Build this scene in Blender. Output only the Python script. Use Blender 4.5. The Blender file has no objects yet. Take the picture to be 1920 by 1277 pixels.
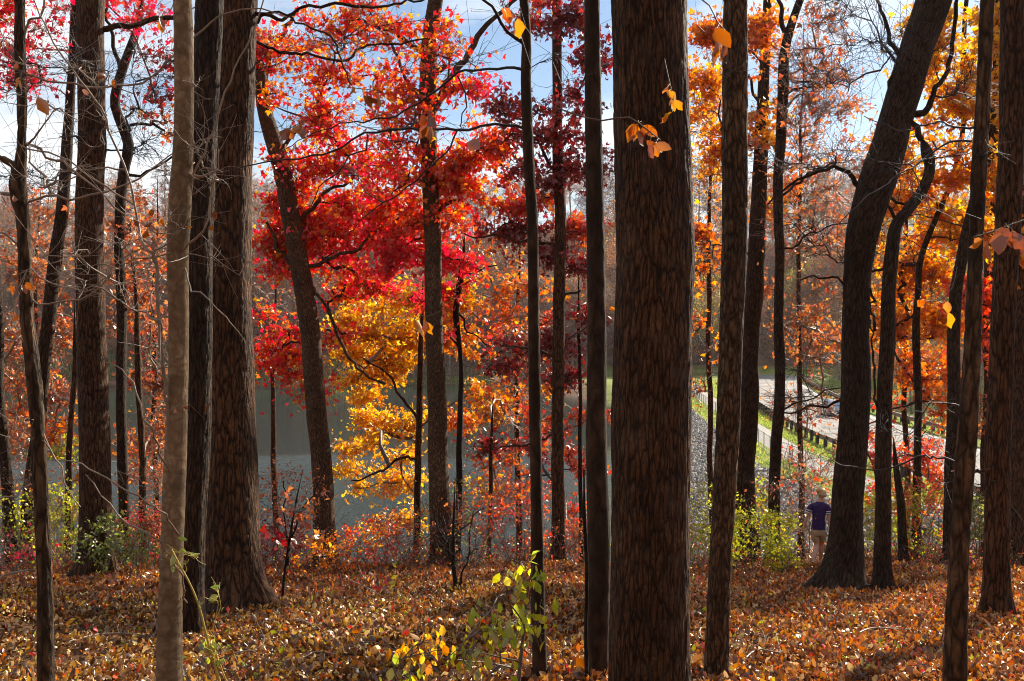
import bpy, math, random
import numpy as np
from mathutils import Vector, Matrix

# ------------------------------------------------------------------ camera, world, sun
C = bpy.context.scene.collection
sc = bpy.context.scene
F = 1867.0            # focal length in photo pixels (35 mm lens)
EYE = 8.5             # camera height above the lake
cam_d = bpy.data.cameras.new('camera'); cam = bpy.data.objects.new('camera', cam_d); C.objects.link(cam)
cam.location = (0, 0, EYE); cam.rotation_euler = (math.radians(90), 0, 0)
cam_d.lens = 35; cam_d.sensor_width = 36; cam_d.clip_end = 3000; cam_d.clip_start = 0.05
cam_d.dof.use_dof = True; cam_d.dof.focus_distance = 8; cam_d.dof.aperture_fstop = 22
sc.camera = cam
SUN_AZ, SUN_EL = 37.0, 31.0       # degrees right of the view direction, above the horizon
w = bpy.data.worlds.new('World'); sc.world = w; w.use_nodes = True
nt = w.node_tree; N = nt.nodes; L = nt.links
for n in list(N): N.remove(n)
out = N.new('ShaderNodeOutputWorld'); bg = N.new('ShaderNodeBackground')
sky = N.new('ShaderNodeTexSky'); sky.sky_type = 'NISHITA'; sky.sun_disc = False
sky.sun_elevation = math.radians(SUN_EL); sky.sun_rotation = math.radians(SUN_AZ)
sky.air_density = 1.0; sky.dust_density = 0.25; sky.ozone_density = 1.5
tc = N.new('ShaderNodeTexCoord'); mp = N.new('ShaderNodeMapping'); mp.inputs['Scale'].default_value = (1, 1, 2.6)
mp.inputs['Location'].default_value = (0.35, 0.1, 0.2)
cn = N.new('ShaderNodeTexNoise'); cn.inputs['Scale'].default_value = 3.2; cn.inputs['Detail'].default_value = 8; cn.inputs['Roughness'].default_value = 0.55
cr = N.new('ShaderNodeValToRGB'); cr.color_ramp.elements[0].position = 0.43; cr.color_ramp.elements[1].position = 0.64
mx = N.new('ShaderNodeMixRGB'); mx.inputs[2].default_value = (9.2, 9.4, 9.6, 1)
L.new(tc.outputs['Generated'], mp.inputs[0]); L.new(mp.outputs[0], cn.inputs['Vector']); L.new(cn.outputs['Fac'], cr.inputs[0])
L.new(cr.outputs[0], mx.inputs[0]); L.new(sky.outputs[0], mx.inputs[1]); L.new(mx.outputs[0], bg.inputs[0])
bg.inputs[1].default_value = 0.066; L.new(bg.outputs[0], out.inputs[0])
sun_d = bpy.data.lights.new('sun', 'SUN'); sun = bpy.data.objects.new('sun', sun_d); C.objects.link(sun)
sun_d.energy = 5.0; sun_d.angle = math.radians(0.5); sun_d.color = (1.0, 0.90, 0.75)
a, e = math.radians(SUN_AZ), math.radians(SUN_EL)
to_sun = Vector((math.sin(a) * math.cos(e), math.cos(a) * math.cos(e), math.sin(e)))
sun.rotation_euler = to_sun.to_track_quat('Z', 'Y').to_euler(); sun.location = to_sun * 300
sc.view_settings.view_transform = 'Standard'; sc.view_settings.look = 'None'
sc.view_settings.exposure = 1.0; sc.view_settings.gamma = 1
sc.cycles.max_bounces = 6; sc.cycles.transmission_bounces = 4; sc.cycles.diffuse_bounces = 3; sc.cycles.glossy_bounces = 2
sc.cycles.transparent_max_bounces = 6; sc.cycles.volume_bounces = 0; sc.cycles.use_denoising = True; sc.cycles.filter_width = 1.0
sc.cycles.sample_clamp_indirect = 6; sc.cycles.caustics_reflective = False; sc.cycles.caustics_refractive = False

# ------------------------------------------------------------------ helpers
def P(px, py, Y):
    return np.array([(px - 960) / F * Y, Y, EYE - (py - 638.5) / F * Y])

def norm(v, axis=-1):
    return v / np.maximum(np.linalg.norm(v, axis=axis, keepdims=True), 1e-9)

def sstep(a, b, x):
    t = np.clip((np.asarray(x, float) - a) / (b - a), 0, 1)
    return t * t * (3 - 2 * t)

def path_x(y):      # left edge line of the footpath along the dam
    return np.interp(y, [0, 35, 58, 119, 165, 230], [15.8, 15.3, 15.3, 21.7, 27.5, 36])

def road_c(y):
    return np.interp(y, [0, 30, 50, 65, 81, 112, 155, 190, 230], [24.5, 24.5, 24.5, 25.2, 27.0, 31.6, 41, 50, 52])

def ground(x, y):
    x = np.asarray(x, float); y = np.asarray(y, float)
    bank = np.interp(y, [-40, 3, 5, 10, 15, 21.5], [7.5, 6.8, 6.55, 5.8, 4.72, 3.62])
    bank = bank + 0.09 * np.sin(x * 0.9 + 1.3) * sstep(2, 6, y) * (1 - sstep(19, 22, y)) + 0.05 * np.sin(x * 2.1 + y * 1.3)
    ledge = 21.7 + 0.7 * np.sin(x * 0.35)
    steep = 3.62 - 0.62 * (y - 21.5)
    gentle = 3.62 - 0.17 * (y - 21.5)
    tail = np.where(x > 0, steep + (gentle - steep) * sstep(3, 9, x), steep)
    bank = np.where(y > 21.5, tail, bank)
    px_ = path_x(y); p = x - px_
    pe = -1.2 - 0.35 * np.maximum(y - 125, 0); dam = np.where(p < pe, 1.7 + 0.30 * (p - pe), 1.7)
    dam = np.where(p > 16.5, 1.7 - 0.25 * (p - 16.5), dam)
    dam = np.maximum(dam, np.where(p > 0, -2.0, -2.5))
    g = np.maximum(bank, -2.5)
    k = sstep(30, 38, y)
    g = np.where(x > 5, np.maximum(g, dam * k + -3 * (1 - k)), g)
    # far shore and wooded hillside
    ys = 190 - 0.10 * np.maximum(x, 0) + 5 * np.sin(x * 0.03) - 0.12 * np.maximum(-x - 30, 0)
    d = y - ys
    hill = np.where(d > 0, np.minimum(0.25 * d, 0.8) + 0.45 * np.maximum(d - 6, 0), 0.3 * d)
    crest = 35 + 3.5 * np.sin(x * .021 + 1) + 2 * np.sin(x * .06); hill = np.where(hill > crest, crest + 0.04 * (hill - crest), hill) - 0.3 * np.maximum(y - 288, 0) + sstep(0, 30, d) * 2.5 * np.sin(x * 0.035 + 0.5) * np.cos(y * 0.02)
    sx_ = x - 50 - 0.10 * y; side = np.where(sx_ > 0, np.minimum(0.42 * sx_, 26), -6)
    hill = np.maximum(hill, side * sstep(50, 90, y) - 3 * (1 - sstep(50, 90, y)))
    g = np.maximum(g, np.maximum(hill, -2.5))
    g = g + .72 * np.clip(-5 - y, 0, 62)      # unseen steep rise added behind the viewpoint to block blue sky fill
    return g

def g1(x, y): return float(ground(x, y))

def Yhit(px, py):   # distance at which the view ray reaches the ground
    for Y in np.arange(3.5, 21.9, 0.05):
        p = P(px, py, Y)
        if g1(p[0], p[1]) >= p[2]: return float(Y)
    return 21.9 + (px * 7 % 10) * .05

class G:
    """numpy mesh collector: verts, tri/quad faces, per-corner uv, per-face colour"""
    def __init__(s): s.v = []; s.n = 0; s.f = []; s.uv = []; s.c = []; s.anyc = False; s.anyuv = False
    def add(s, v, f, uv=None, col=None):
        v = np.asarray(v, float).reshape(-1, 3); f = np.asarray(f, int)
        if len(f) == 0: return
        s.v.append(v); s.f.append(f + s.n); s.n += len(v)
        k = f.shape[1]
        s.uv.append(np.zeros((len(f) * k, 2)) if uv is None else np.asarray(uv, float).reshape(-1, 2))
        if uv is not None: s.anyuv = True
        if col is None: s.c.append(np.ones((len(f), 4)))
        else:
            c = np.ones((len(f), 4)); c[:, :3] = col; s.c.append(c); s.anyc = True
    def build(s, name, mat, parent=None, origin=None, smooth=True):
        me = bpy.data.meshes.new(name)
        if s.n:
            v = np.concatenate(s.v)
            if origin is not None: v = v - np.asarray(origin, float)
            loops = np.concatenate([f.ravel() for f in s.f]); sizes = np.concatenate([np.full(len(f), f.shape[1]) for f in s.f])
            starts = np.concatenate([[0], np.cumsum(sizes)[:-1]])
            me.vertices.add(len(v)); me.vertices.foreach_set('co', v.astype(np.float32).ravel())
            me.loops.add(len(loops)); me.loops.foreach_set('vertex_index', loops.astype(np.int32))
            me.polygons.add(len(sizes)); me.polygons.foreach_set('loop_start', starts.astype(np.int32))
            me.polygons.foreach_set('loop_total', sizes.astype(np.int32))
            me.polygons.foreach_set('use_smooth', np.full(len(sizes), smooth))
            if s.anyuv:
                ul = me.uv_layers.new(name='UVMap'); ul.data.foreach_set('uv', np.concatenate(s.uv).astype(np.float32).ravel())
            if s.anyc:
                at = me.attributes.new('tint', 'FLOAT_COLOR', 'FACE'); at.data.foreach_set('color', np.concatenate(s.c).astype(np.float32).ravel())
            me.update(calc_edges=True)
        me.materials.append(mat)
        o = bpy.data.objects.new(name, me); C.objects.link(o)
        if parent is not None: o.parent = parent
        return o

def batch_tubes(g, Pt, R, sides=5, cap=False, twist=None):
    """Pt (n,K,3) polylines, R (n,K) radii -> tubes"""
    Pt = np.asarray(Pt, float); R = np.asarray(R, float); n, K, _ = Pt.shape
    if n == 0: return
    T = np.empty_like(Pt); T[:, 1:-1] = Pt[:, 2:] - Pt[:, :-2]; T[:, 0] = Pt[:, 1] - Pt[:, 0]; T[:, -1] = Pt[:, -1] - Pt[:, -2]
    T = norm(T)
    D = norm(Pt[:, -1] - Pt[:, 0]); ref = np.where(np.abs(D[:, 2:3]) > 0.75, np.array([[0., 1., 0.]]), np.array([[0., 0., 1.]]))
    A = norm(np.cross(T, ref[:, None, :])); B = np.cross(T, A)
    ang = np.linspace(0, 2 * math.pi, sides, endpoint=False)
    ring = A[:, :, None, :] * np.cos(ang)[None, None, :, None] + B[:, :, None, :] * np.sin(ang)[None, None, :, None]
    V = Pt[:, :, None, :] + ring * R[:, :, None, None]
    idx = np.arange(n * K * sides).reshape(n, K, sides)
    j2 = np.roll(np.arange(sides), -1)
    q = np.stack([idx[:, :-1, :], idx[:, :-1, :][:, :, j2], idx[:, 1:, :][:, :, j2], idx[:, 1:, :]], -1)
    seg = np.linalg.norm(np.diff(Pt, axis=1), axis=2); ln = np.concatenate([np.zeros((n, 1)), np.cumsum(seg, 1)], 1)
    rm = R.mean(1)[:, None]
    u0 = (np.arange(sides) / sides * 2 * math.pi)[None, :] * rm; u1 = ((np.arange(sides) + 1) / sides * 2 * math.pi)[None, :] * rm
    sh = (n, K - 1, sides)
    U0 = np.broadcast_to(u0[:, None, :], sh); U1 = np.broadcast_to(u1[:, None, :], sh)
    V0 = np.broadcast_to(ln[:, :-1, None], sh); V1 = np.broadcast_to(ln[:, 1:, None], sh)
    uv = np.stack([np.stack([U0, V0], -1), np.stack([U1, V0], -1), np.stack([U1, V1], -1), np.stack([U0, V1], -1)], -2)
    g.add(V.reshape(-1, 3), q.reshape(-1, 4), uv.reshape(-1, 2))

def catmull(pts, step):
    pts = np.asarray(pts, float); n = len(pts)
    h = np.maximum(np.linalg.norm(np.diff(pts[:, :3], axis=0), axis=1), 1e-4); sl = np.diff(pts, axis=0) / h[:, None]
    m = np.empty_like(pts); m[0] = sl[0]; m[-1] = sl[-1]
    if n > 2: m[1:-1] = (sl[:-1] * h[1:, None] + sl[1:] * h[:-1, None]) / (h[1:] + h[:-1])[:, None]
    res = []
    for i in range(n - 1):
        k = max(2, int(h[i] / step)); t = np.linspace(0, 1, k, endpoint=False)[:, None]; hh = h[i]
        res.append((2 * t ** 3 - 3 * t ** 2 + 1) * pts[i] + (t ** 3 - 2 * t ** 2 + t) * hh * m[i] + (3 * t ** 2 - 2 * t ** 3) * pts[i + 1] + (t ** 3 - t ** 2) * hh * m[i + 1])
    res.append(pts[-1:]); return np.vstack(res)

def vnoise(u, v, pu, rng):
    """value noise, periodic in u with period pu (integer)"""
    t = rng.random((pu, 512)) * 2 - 1; iu = np.floor(u).astype(int); iv = np.floor(v).astype(int); fu = u - iu; fv = v - iv; fu = fu * fu * (3 - 2 * fu); fv = fv * fv * (3 - 2 * fv)
    a_ = t[iu % pu, iv % 512]; b_ = t[(iu + 1) % pu, iv % 512]; c_ = t[iu % pu, (iv + 1) % 512]; d_ = t[(iu + 1) % pu, (iv + 1) % 512]
    return (a_ * (1 - fu) + b_ * fu) * (1 - fv) + (c_ * (1 - fu) + d_ * fu) * fv

def big_tube(g, pr, sides, rng, rough=0.03, flare=0.0, gz=None, disp=0.0):
    """pr (n,4): xyz + radius; organic cross-section"""
    pr = np.asarray(pr, float); n = len(pr); Pt = pr[:, :3]; R = pr[:, 3]
    T = norm(np.gradient(Pt, axis=0)); ref = np.array([0., 1., 0.]) if abs(T[:, 2].mean()) > 0.5 else np.array([0., 0., 1.])
    A = norm(np.cross(T, ref[None])); B = np.cross(T, A)
    ang = np.linspace(0, 2 * math.pi, sides, endpoint=False)
    ln = np.concatenate([[0], np.cumsum(np.linalg.norm(np.diff(Pt, axis=0), axis=1))])
    ph = rng.uniform(0, 6.28, 8)
    Z = ln[:, None]; Am = ang[None, :]
    prof = 1 + rough * (np.sin(2 * Am + ph[0] + Z * 0.35) + 0.7 * np.sin(3 * Am + ph[1] - Z * 0.5) + 0.5 * np.sin(5 * Am + ph[2] + Z * 0.8)
                        + 0.6 * np.sin(Z * 2.3 + ph[3] + Am) + 0.5 * np.sin(Z * 5.1 + ph[4] + 2 * Am) + 0.25 * np.sin(Z * 13 + ph[5] + 3 * Am))
    if rough > 0.015:
        rid = np.abs(np.sin((9 * Am + 0.9 * np.sin(Z * 3 + ph[6]) + 0.5 * np.sin(Z * 7 + ph[7])))) - 0.5
        prof = prof + rough * 0.4 * rid
    if disp:      # real furrows: ridged noise stretched along the trunk, plus a few burls and branch scars
        rm_ = float(R.mean()); pu = max(6, int(2 * math.pi * rm_ / .022)); U = np.broadcast_to(Am / (2 * math.pi) * pu, (n, sides)); Vv = np.broadcast_to(Z / .11, (n, sides))
        wv_ = vnoise(U / 3 % pu, Vv * .8, pu, rng) * .9
        h_ = 1 - np.abs(vnoise(U + wv_, Vv, pu, rng)) * 2; h2 = 1 - np.abs(vnoise(U * 2 + wv_, Vv * 2.2, pu * 2, rng)) * 2
        prof = prof + disp / np.maximum(R[:, None], .02) * (-.75 * np.clip(h_, 0, 1) ** 2 - .35 * np.clip(h2, 0, 1) + .5 * vnoise(U / 4 % pu, Vv * .25, pu, rng))
        for _ in range(5):
            a0, z0, sz = rng.uniform(0, 6.28), rng.uniform(0, ln[-1]), rng.uniform(.03, .07) + rm_ * .15; da = np.abs((Am - a0 + math.pi) % (2 * math.pi) - math.pi) * rm_
            q2 = (da ** 2 + ((Z - z0) * .8) ** 2) / sz ** 2; prof = prof + (.10 * np.exp(-q2) - .12 * np.exp(-q2 * 6)) * rng.uniform(.5, 1.1)
    if flare and gz is not None:
        hgt = np.maximum(Pt[:, 2] - gz, 0)[:, None]; lobe = np.clip(np.sin(2.5 * Am + ph[1]) ** 2, 0, 1) ** 1.5
        prof = prof * (1 + flare * np.exp(-hgt / 0.20) * (.35 + 1.5 * lobe + 0.3 * np.sin(3 * Am + ph[4])) + .25 * flare * np.exp(-hgt / .5))
    ring = A[:, None, :] * np.cos(ang)[None, :, None] + B[:, None, :] * np.sin(ang)[None, :, None]
    V = Pt[:, None, :] + ring * (R[:, None] * prof)[:, :, None]
    idx = np.arange(n * sides).reshape(n, sides); j2 = np.roll(np.arange(sides), -1)
    q = np.stack([idx[:-1], idx[:-1][:, j2], idx[1:][:, j2], idx[1:]], -1).reshape(-1, 4)
    rm = float(np.mean(R)); u = np.arange(sides) / sides * 2 * math.pi * rm; u1 = (np.arange(sides) + 1) / sides * 2 * math.pi * rm
    sh = (n - 1, sides)
    uv = np.stack([np.stack([np.broadcast_to(u, sh), np.broadcast_to(ln[:-1, None], sh)], -1), np.stack([np.broadcast_to(u1, sh), np.broadcast_to(ln[:-1, None], sh)], -1),
                   np.stack([np.broadcast_to(u1, sh), np.broadcast_to(ln[1:, None], sh)], -1), np.stack([np.broadcast_to(u, sh), np.broadcast_to(ln[1:, None], sh)], -1)], -2)
    g.add(V.reshape(-1, 3), q, uv.reshape(-1, 2))

# leaf templates: verts in the leaf's own plane (x across, y along), z = cup
def T_(v, f): return np.array(v, float), np.array(f, int)
LEAF_KITE = T_([(0, 0, 0), (.30, .45, .10), (0, 1, -.06), (-.30, .45, .10)], [(0, 1, 2), (0, 2, 3)])
_s = []
for a_ in (-62, 0, 62):
    c_, s_ = math.cos(math.radians(a_)), math.sin(math.radians(a_)); l_ = 1.0 if a_ == 0 else 0.72
    for (x_, y_, z_) in ((.28, .50, .04), (0, 1, -.12), (-.28, .50, .04)):
        x_ *= l_; y_ *= l_
        _s.append((x_ * c_ + y_ * s_, -x_ * s_ + y_ * c_ + 0.12, z_))
LEAF_STAR = T_([(0, 0, 0)] + _s, [(0, 1, 2), (0, 2, 3), (0, 4, 5), (0, 5, 6), (0, 7, 8), (0, 8, 9)])
LEAF_OVAL = T_([(0, 0, 0), (.17, .18, .05), (.30, .48, .09), (.20, .78, .05), (0, 1.05, -.05), (-.20, .78, .05), (-.30, .48, .09), (-.17, .18, .05), (0, .48, 0), (0, .78, -.01)],
               [(0, 1, 8), (1, 2, 8), (2, 9, 8), (2, 3, 9), (3, 4, 9), (4, 5, 9), (5, 6, 9), (6, 8, 9), (6, 7, 8), (7, 0, 8)])
LEAF_CURL = T_([(0, 0, .02), (.22, .14, .16), (.36, .42, .30), (.26, .74, .22), (.05, 1.02, .30), (-.18, .82, .10), (-.33, .50, .26), (-.20, .16, .10), (0, .4, 0), (0, .75, .04)],
               [(0, 1, 8), (1, 2, 8), (2, 9, 8), (2, 3, 9), (3, 4, 9), (4, 5, 9), (5, 6, 9), (6, 8, 9), (6, 7, 8), (7, 0, 8)])

def leaves(g, rng, pos, size, tmpl, cols, mode='rand', tilt=0.5):
    pos = np.asarray(pos, float); n = len(pos)
    if n == 0: return
    v, f = tmpl; k = len(v)
    if mode == 'rand':
        ydir = norm(rng.normal(size=(n, 3)) + np.array([0, 0, -0.35])); nrm = rng.normal(size=(n, 3))
    elif mode == 'hang':
        ydir = norm(rng.normal(size=(n, 3)) * 0.45 + np.array([0, 0, -1])); nrm = rng.normal(size=(n, 3))
    else:  # flat
        ydir = rng.normal(size=(n, 3)); ydir[:, 2] *= tilt; ydir = norm(ydir)
        nrm = rng.normal(size=(n, 3)) * tilt + np.array([0, 0, 1.0]) * np.where(rng.random(n) < 0.5, 1, -1)[:, None]
    X = norm(np.cross(ydir, nrm)); Z = np.cross(X, ydir)
    s = (size * (rng.uniform(0.65, 1.25, n) if mode != 'flat' else rng.uniform(.4, 1.45, n)))[:, None, None]
    wv = rng.uniform(0.8, 1.2, (n, 1, 1)) if mode != 'flat' else rng.uniform(0.45, 1.15, (n, 1, 1))
    cup = rng.uniform(0.2, 2.0, (n, 1, 1))
    V = pos[:, None, :] + s * (v[None, :, 0:1] * wv * X[:, None, :] + v[None, :, 1:2] * ydir[:, None, :] + v[None, :, 2:3] * cup * Z[:, None, :])
    Fc = (np.arange(n) * k)[:, None, None] + f[None]
    g.add(V.reshape(-1, 3), Fc.reshape(-1, 3), None, np.repeat(cols, len(f), axis=0))

PAL = {
    'red':    [(.80, .03, .035), (.90, .07, .05), (.62, .015, .03), (.90, .20, .05), (.82, .04, .09), (.88, .45, .06)],
    'redor':  [(.86, .12, .04), (.90, .25, .04), (.80, .05, .05), (.90, .42, .05), (.70, .04, .04)],
    'pink':   [(.86, .06, .11), (.90, .11, .08), (.72, .04, .08)],
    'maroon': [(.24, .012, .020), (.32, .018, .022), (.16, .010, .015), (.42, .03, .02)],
    'orange': [(.80, .24, .03), (.72, .16, .03), (.85, .34, .04), (.62, .10, .03)],
    'orred':  [(.78, .12, .03), (.70, .07, .04), (.82, .22, .04), (.75, .10, .10)],
    'yellow': [(.88, .50, .04), (.86, .40, .03), (.82, .56, .08), (.84, .30, .03)],
    'yelor':  [(.86, .36, .03), (.82, .27, .03), (.88, .48, .05), (.76, .18, .03)],
    'rust':   [(.58, .20, .07), (.46, .14, .06), (.70, .28, .09), (.38, .12, .07), (.66, .20, .07), (.60, .12, .06)],
    'yg':     [(.46, .50, .05), (.58, .54, .05), (.34, .42, .05), (.66, .52, .06)],
    'green':  [(.15, .20, .045), (.22, .26, .05), (.36, .36, .07), (.11, .14, .035)],
    'litter': [(.42, .13, .03), (.52, .19, .045), (.24, .07, .018), (.60, .28, .09), (.62, .17, .025), (.13, .04, .015), (.72, .46, .24), (.36, .14, .05), (.66, .25, .04), (.24, .09, .035), (.10, .04, .02), (.16, .06, .025), (.20, .085, .04)],
    'littery': [(.50, .25, .05), (.60, .34, .06), (.32, .13, .03), (.24, .09, .025), (.13, .05, .017), (.72, .50, .22), (.34, .15, .05), (.11, .042, .018), (.16, .07, .03), (.09, .04, .02)],
    'brown':  [(.34, .085, .025), (.46, .13, .03), (.26, .06, .02), (.62, .20, .03)],
    'farmix': [(.70, .28, .08), (.78, .40, .12), (.60, .20, .10), (.70, .46, .14), (.55, .22, .12)],
}
def cols(rng, pal, n, clump=None, var=0.18):
    p = np.array(PAL[pal]); c = p[rng.integers(0, len(p), n)] * rng.uniform(1 - var, 1 + var, (n, 1))
    if clump is not None: c = c * clump[:, None]
    return np.clip(c, 0, .92)

def grow(rng, nodes, attr, K=5, wob=0.10, down=0.6, maxlen=None, sag=0.0, own=False):
    """connect every attractor to the nearest node; returns chains (m,K,3), parent node, weights"""
    nodes = [np.asarray(n, float) for n in nodes]; base_n = len(nodes)
    arr = np.zeros((base_n + len(attr) * (K - 1), 3)); arr[:base_n] = nodes; cnt = base_n
    d0 = np.array([np.min(np.linalg.norm(arr[:base_n] - a_, axis=1)) for a_ in attr]) if len(attr) else np.array([])
    order = np.argsort(d0 + rng.uniform(0, 0.3, len(attr))); ch = np.zeros((len(attr), K, 3)); par = np.zeros(len(attr), int)
    t = np.linspace(0, 1, K)[:, None]
    for m, i in enumerate(order):
        a_ = attr[i]; d = arr[:cnt] - a_; dist = np.linalg.norm(d, axis=1)
        cost = dist + down * np.maximum(d[:, 2], 0) + 0.15 * np.abs(np.arange(cnt) < base_n)
        cost = np.where(dist < 0.06, 99, cost)
        j = int(np.argmin(cost)); p0 = arr[j]; ln = dist[j]
        bend = rng.normal(size=3) * wob * ln; bend[2] += wob * 0.6 * ln
        pts = p0 + (a_ - p0) * t + bend * (4 * t * (1 - t)) + rng.normal(size=(K, 3)) * (wob * 0.28 * ln) * np.sin(t * math.pi)
        pts[0] = p0; pts[-1] = a_; pts[:, 2] -= (sag * ln * t[:, 0] ** 2)
        ch[m] = pts; par[m] = j; arr[cnt:cnt + K - 1] = pts[1:]; cnt += K - 1
    wgt = np.ones(len(attr))
    for m in range(len(attr) - 1, -1, -1):
        if par[m] >= base_n: wgt[(par[m] - base_n) // (K - 1)] += wgt[m]
    return ch, par, wgt, base_n

def side_twigs(rng, ch, per, length, K=4, curl=0.35):
    n = len(ch) * per
    if n == 0: return np.zeros((0, K, 3))
    ci = np.repeat(np.arange(len(ch)), per); t = rng.uniform(0.25, 1, n) * (ch.shape[1] - 1)
    i0 = np.minimum(t.astype(int), ch.shape[1] - 2); fr = (t - i0)[:, None]
    p = ch[ci, i0] * (1 - fr) + ch[ci, i0 + 1] * fr
    d = norm(ch[ci, -1] - ch[ci, 0]); dirv = norm(d * 0.9 + rng.normal(size=(n, 3)) * 0.65 + np.array([0, 0, 0.12]))
    ln = length * rng.uniform(0.4, 1.3, n)[:, None]; tt = np.linspace(0, 1, K)
    b = rng.normal(size=(n, 3)) * curl
    return p[:, None, :] + dirv[:, None, :] * ln[:, None, :] * tt[None, :, None] + b[:, None, :] * ln[:, None, :] * (tt ** 2)[None, :, None]

# ------------------------------------------------------------------ materials
def mat_new(name):
    m = bpy.data.materials.new(name); m.use_nodes = True; n = m.node_tree.nodes
    for x in list(n): n.remove(x)
    o = n.new('ShaderNodeOutputMaterial'); return m, n, m.node_tree.links, o

def simple(name, col, rough=0.7, metal=0.0, noise=0.15, scale=8.0, bump=0.0):
    m, n, l, o = mat_new(name); b = n.new('ShaderNodeBsdfPrincipled'); b.inputs['Roughness'].default_value = rough; b.inputs['Metallic'].default_value = metal
    t = n.new('ShaderNodeTexCoord'); z = n.new('ShaderNodeTexNoise'); z.inputs['Scale'].default_value = scale; z.inputs['Detail'].default_value = 5
    r = n.new('ShaderNodeValToRGB'); c = np.array(col)
    r.color_ramp.elements[0].position = .3; r.color_ramp.elements[1].position = .7
    r.color_ramp.elements[0].color = (*np.clip(c * (1 - noise * 2), 0, 1), 1); r.color_ramp.elements[1].color = (*np.clip(c * (1 + noise), 0, 1), 1)
    l.new(t.outputs['Object'], z.inputs['Vector']); l.new(z.outputs['Fac'], r.inputs[0]); l.new(r.outputs[0], b.inputs['Base Color'])
    if bump:
        bp = n.new('ShaderNodeBump'); bp.inputs['Strength'].default_value = bump; bp.inputs['Distance'].default_value = .02
        l.new(z.outputs['Fac'], bp.inputs['Height']); l.new(bp.outputs[0], b.inputs['Normal'])
    l.new(b.outputs[0], o.inputs[0]); return m

def leaf_mat(name, trans=0.6, gloss=0.12, rough=0.38, boost=1.0):
    m, n, l, o = mat_new(name)
    at = n.new('ShaderNodeAttribute'); at.attribute_name = 'tint'
    d = n.new('ShaderNodeBsdfDiffuse'); t = n.new('ShaderNodeBsdfTranslucent'); g = n.new('ShaderNodeBsdfGlossy'); g.inputs['Roughness'].default_value = rough
    g.inputs['Color'].default_value = (1, .97, .92, 1)
    hs = n.new('ShaderNodeHueSaturation'); hs.inputs['Saturation'].default_value = 1.08; hs.inputs['Value'].default_value = boost
    m1 = n.new('ShaderNodeMixShader'); m1.inputs[0].default_value = trans; m2 = n.new('ShaderNodeMixShader'); m2.inputs[0].default_value = gloss
    l.new(at.outputs['Color'], d.inputs[0]); l.new(at.outputs['Color'], hs.inputs['Color']); l.new(hs.outputs[0], t.inputs[0])
    l.new(d.outputs[0], m1.inputs[1]); l.new(t.outputs[0], m1.inputs[2]); l.new(m1.outputs[0], m2.inputs[1]); l.new(g.outputs[0], m2.inputs[2])
    l.new(m2.outputs[0], o.inputs[0]); return m

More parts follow.
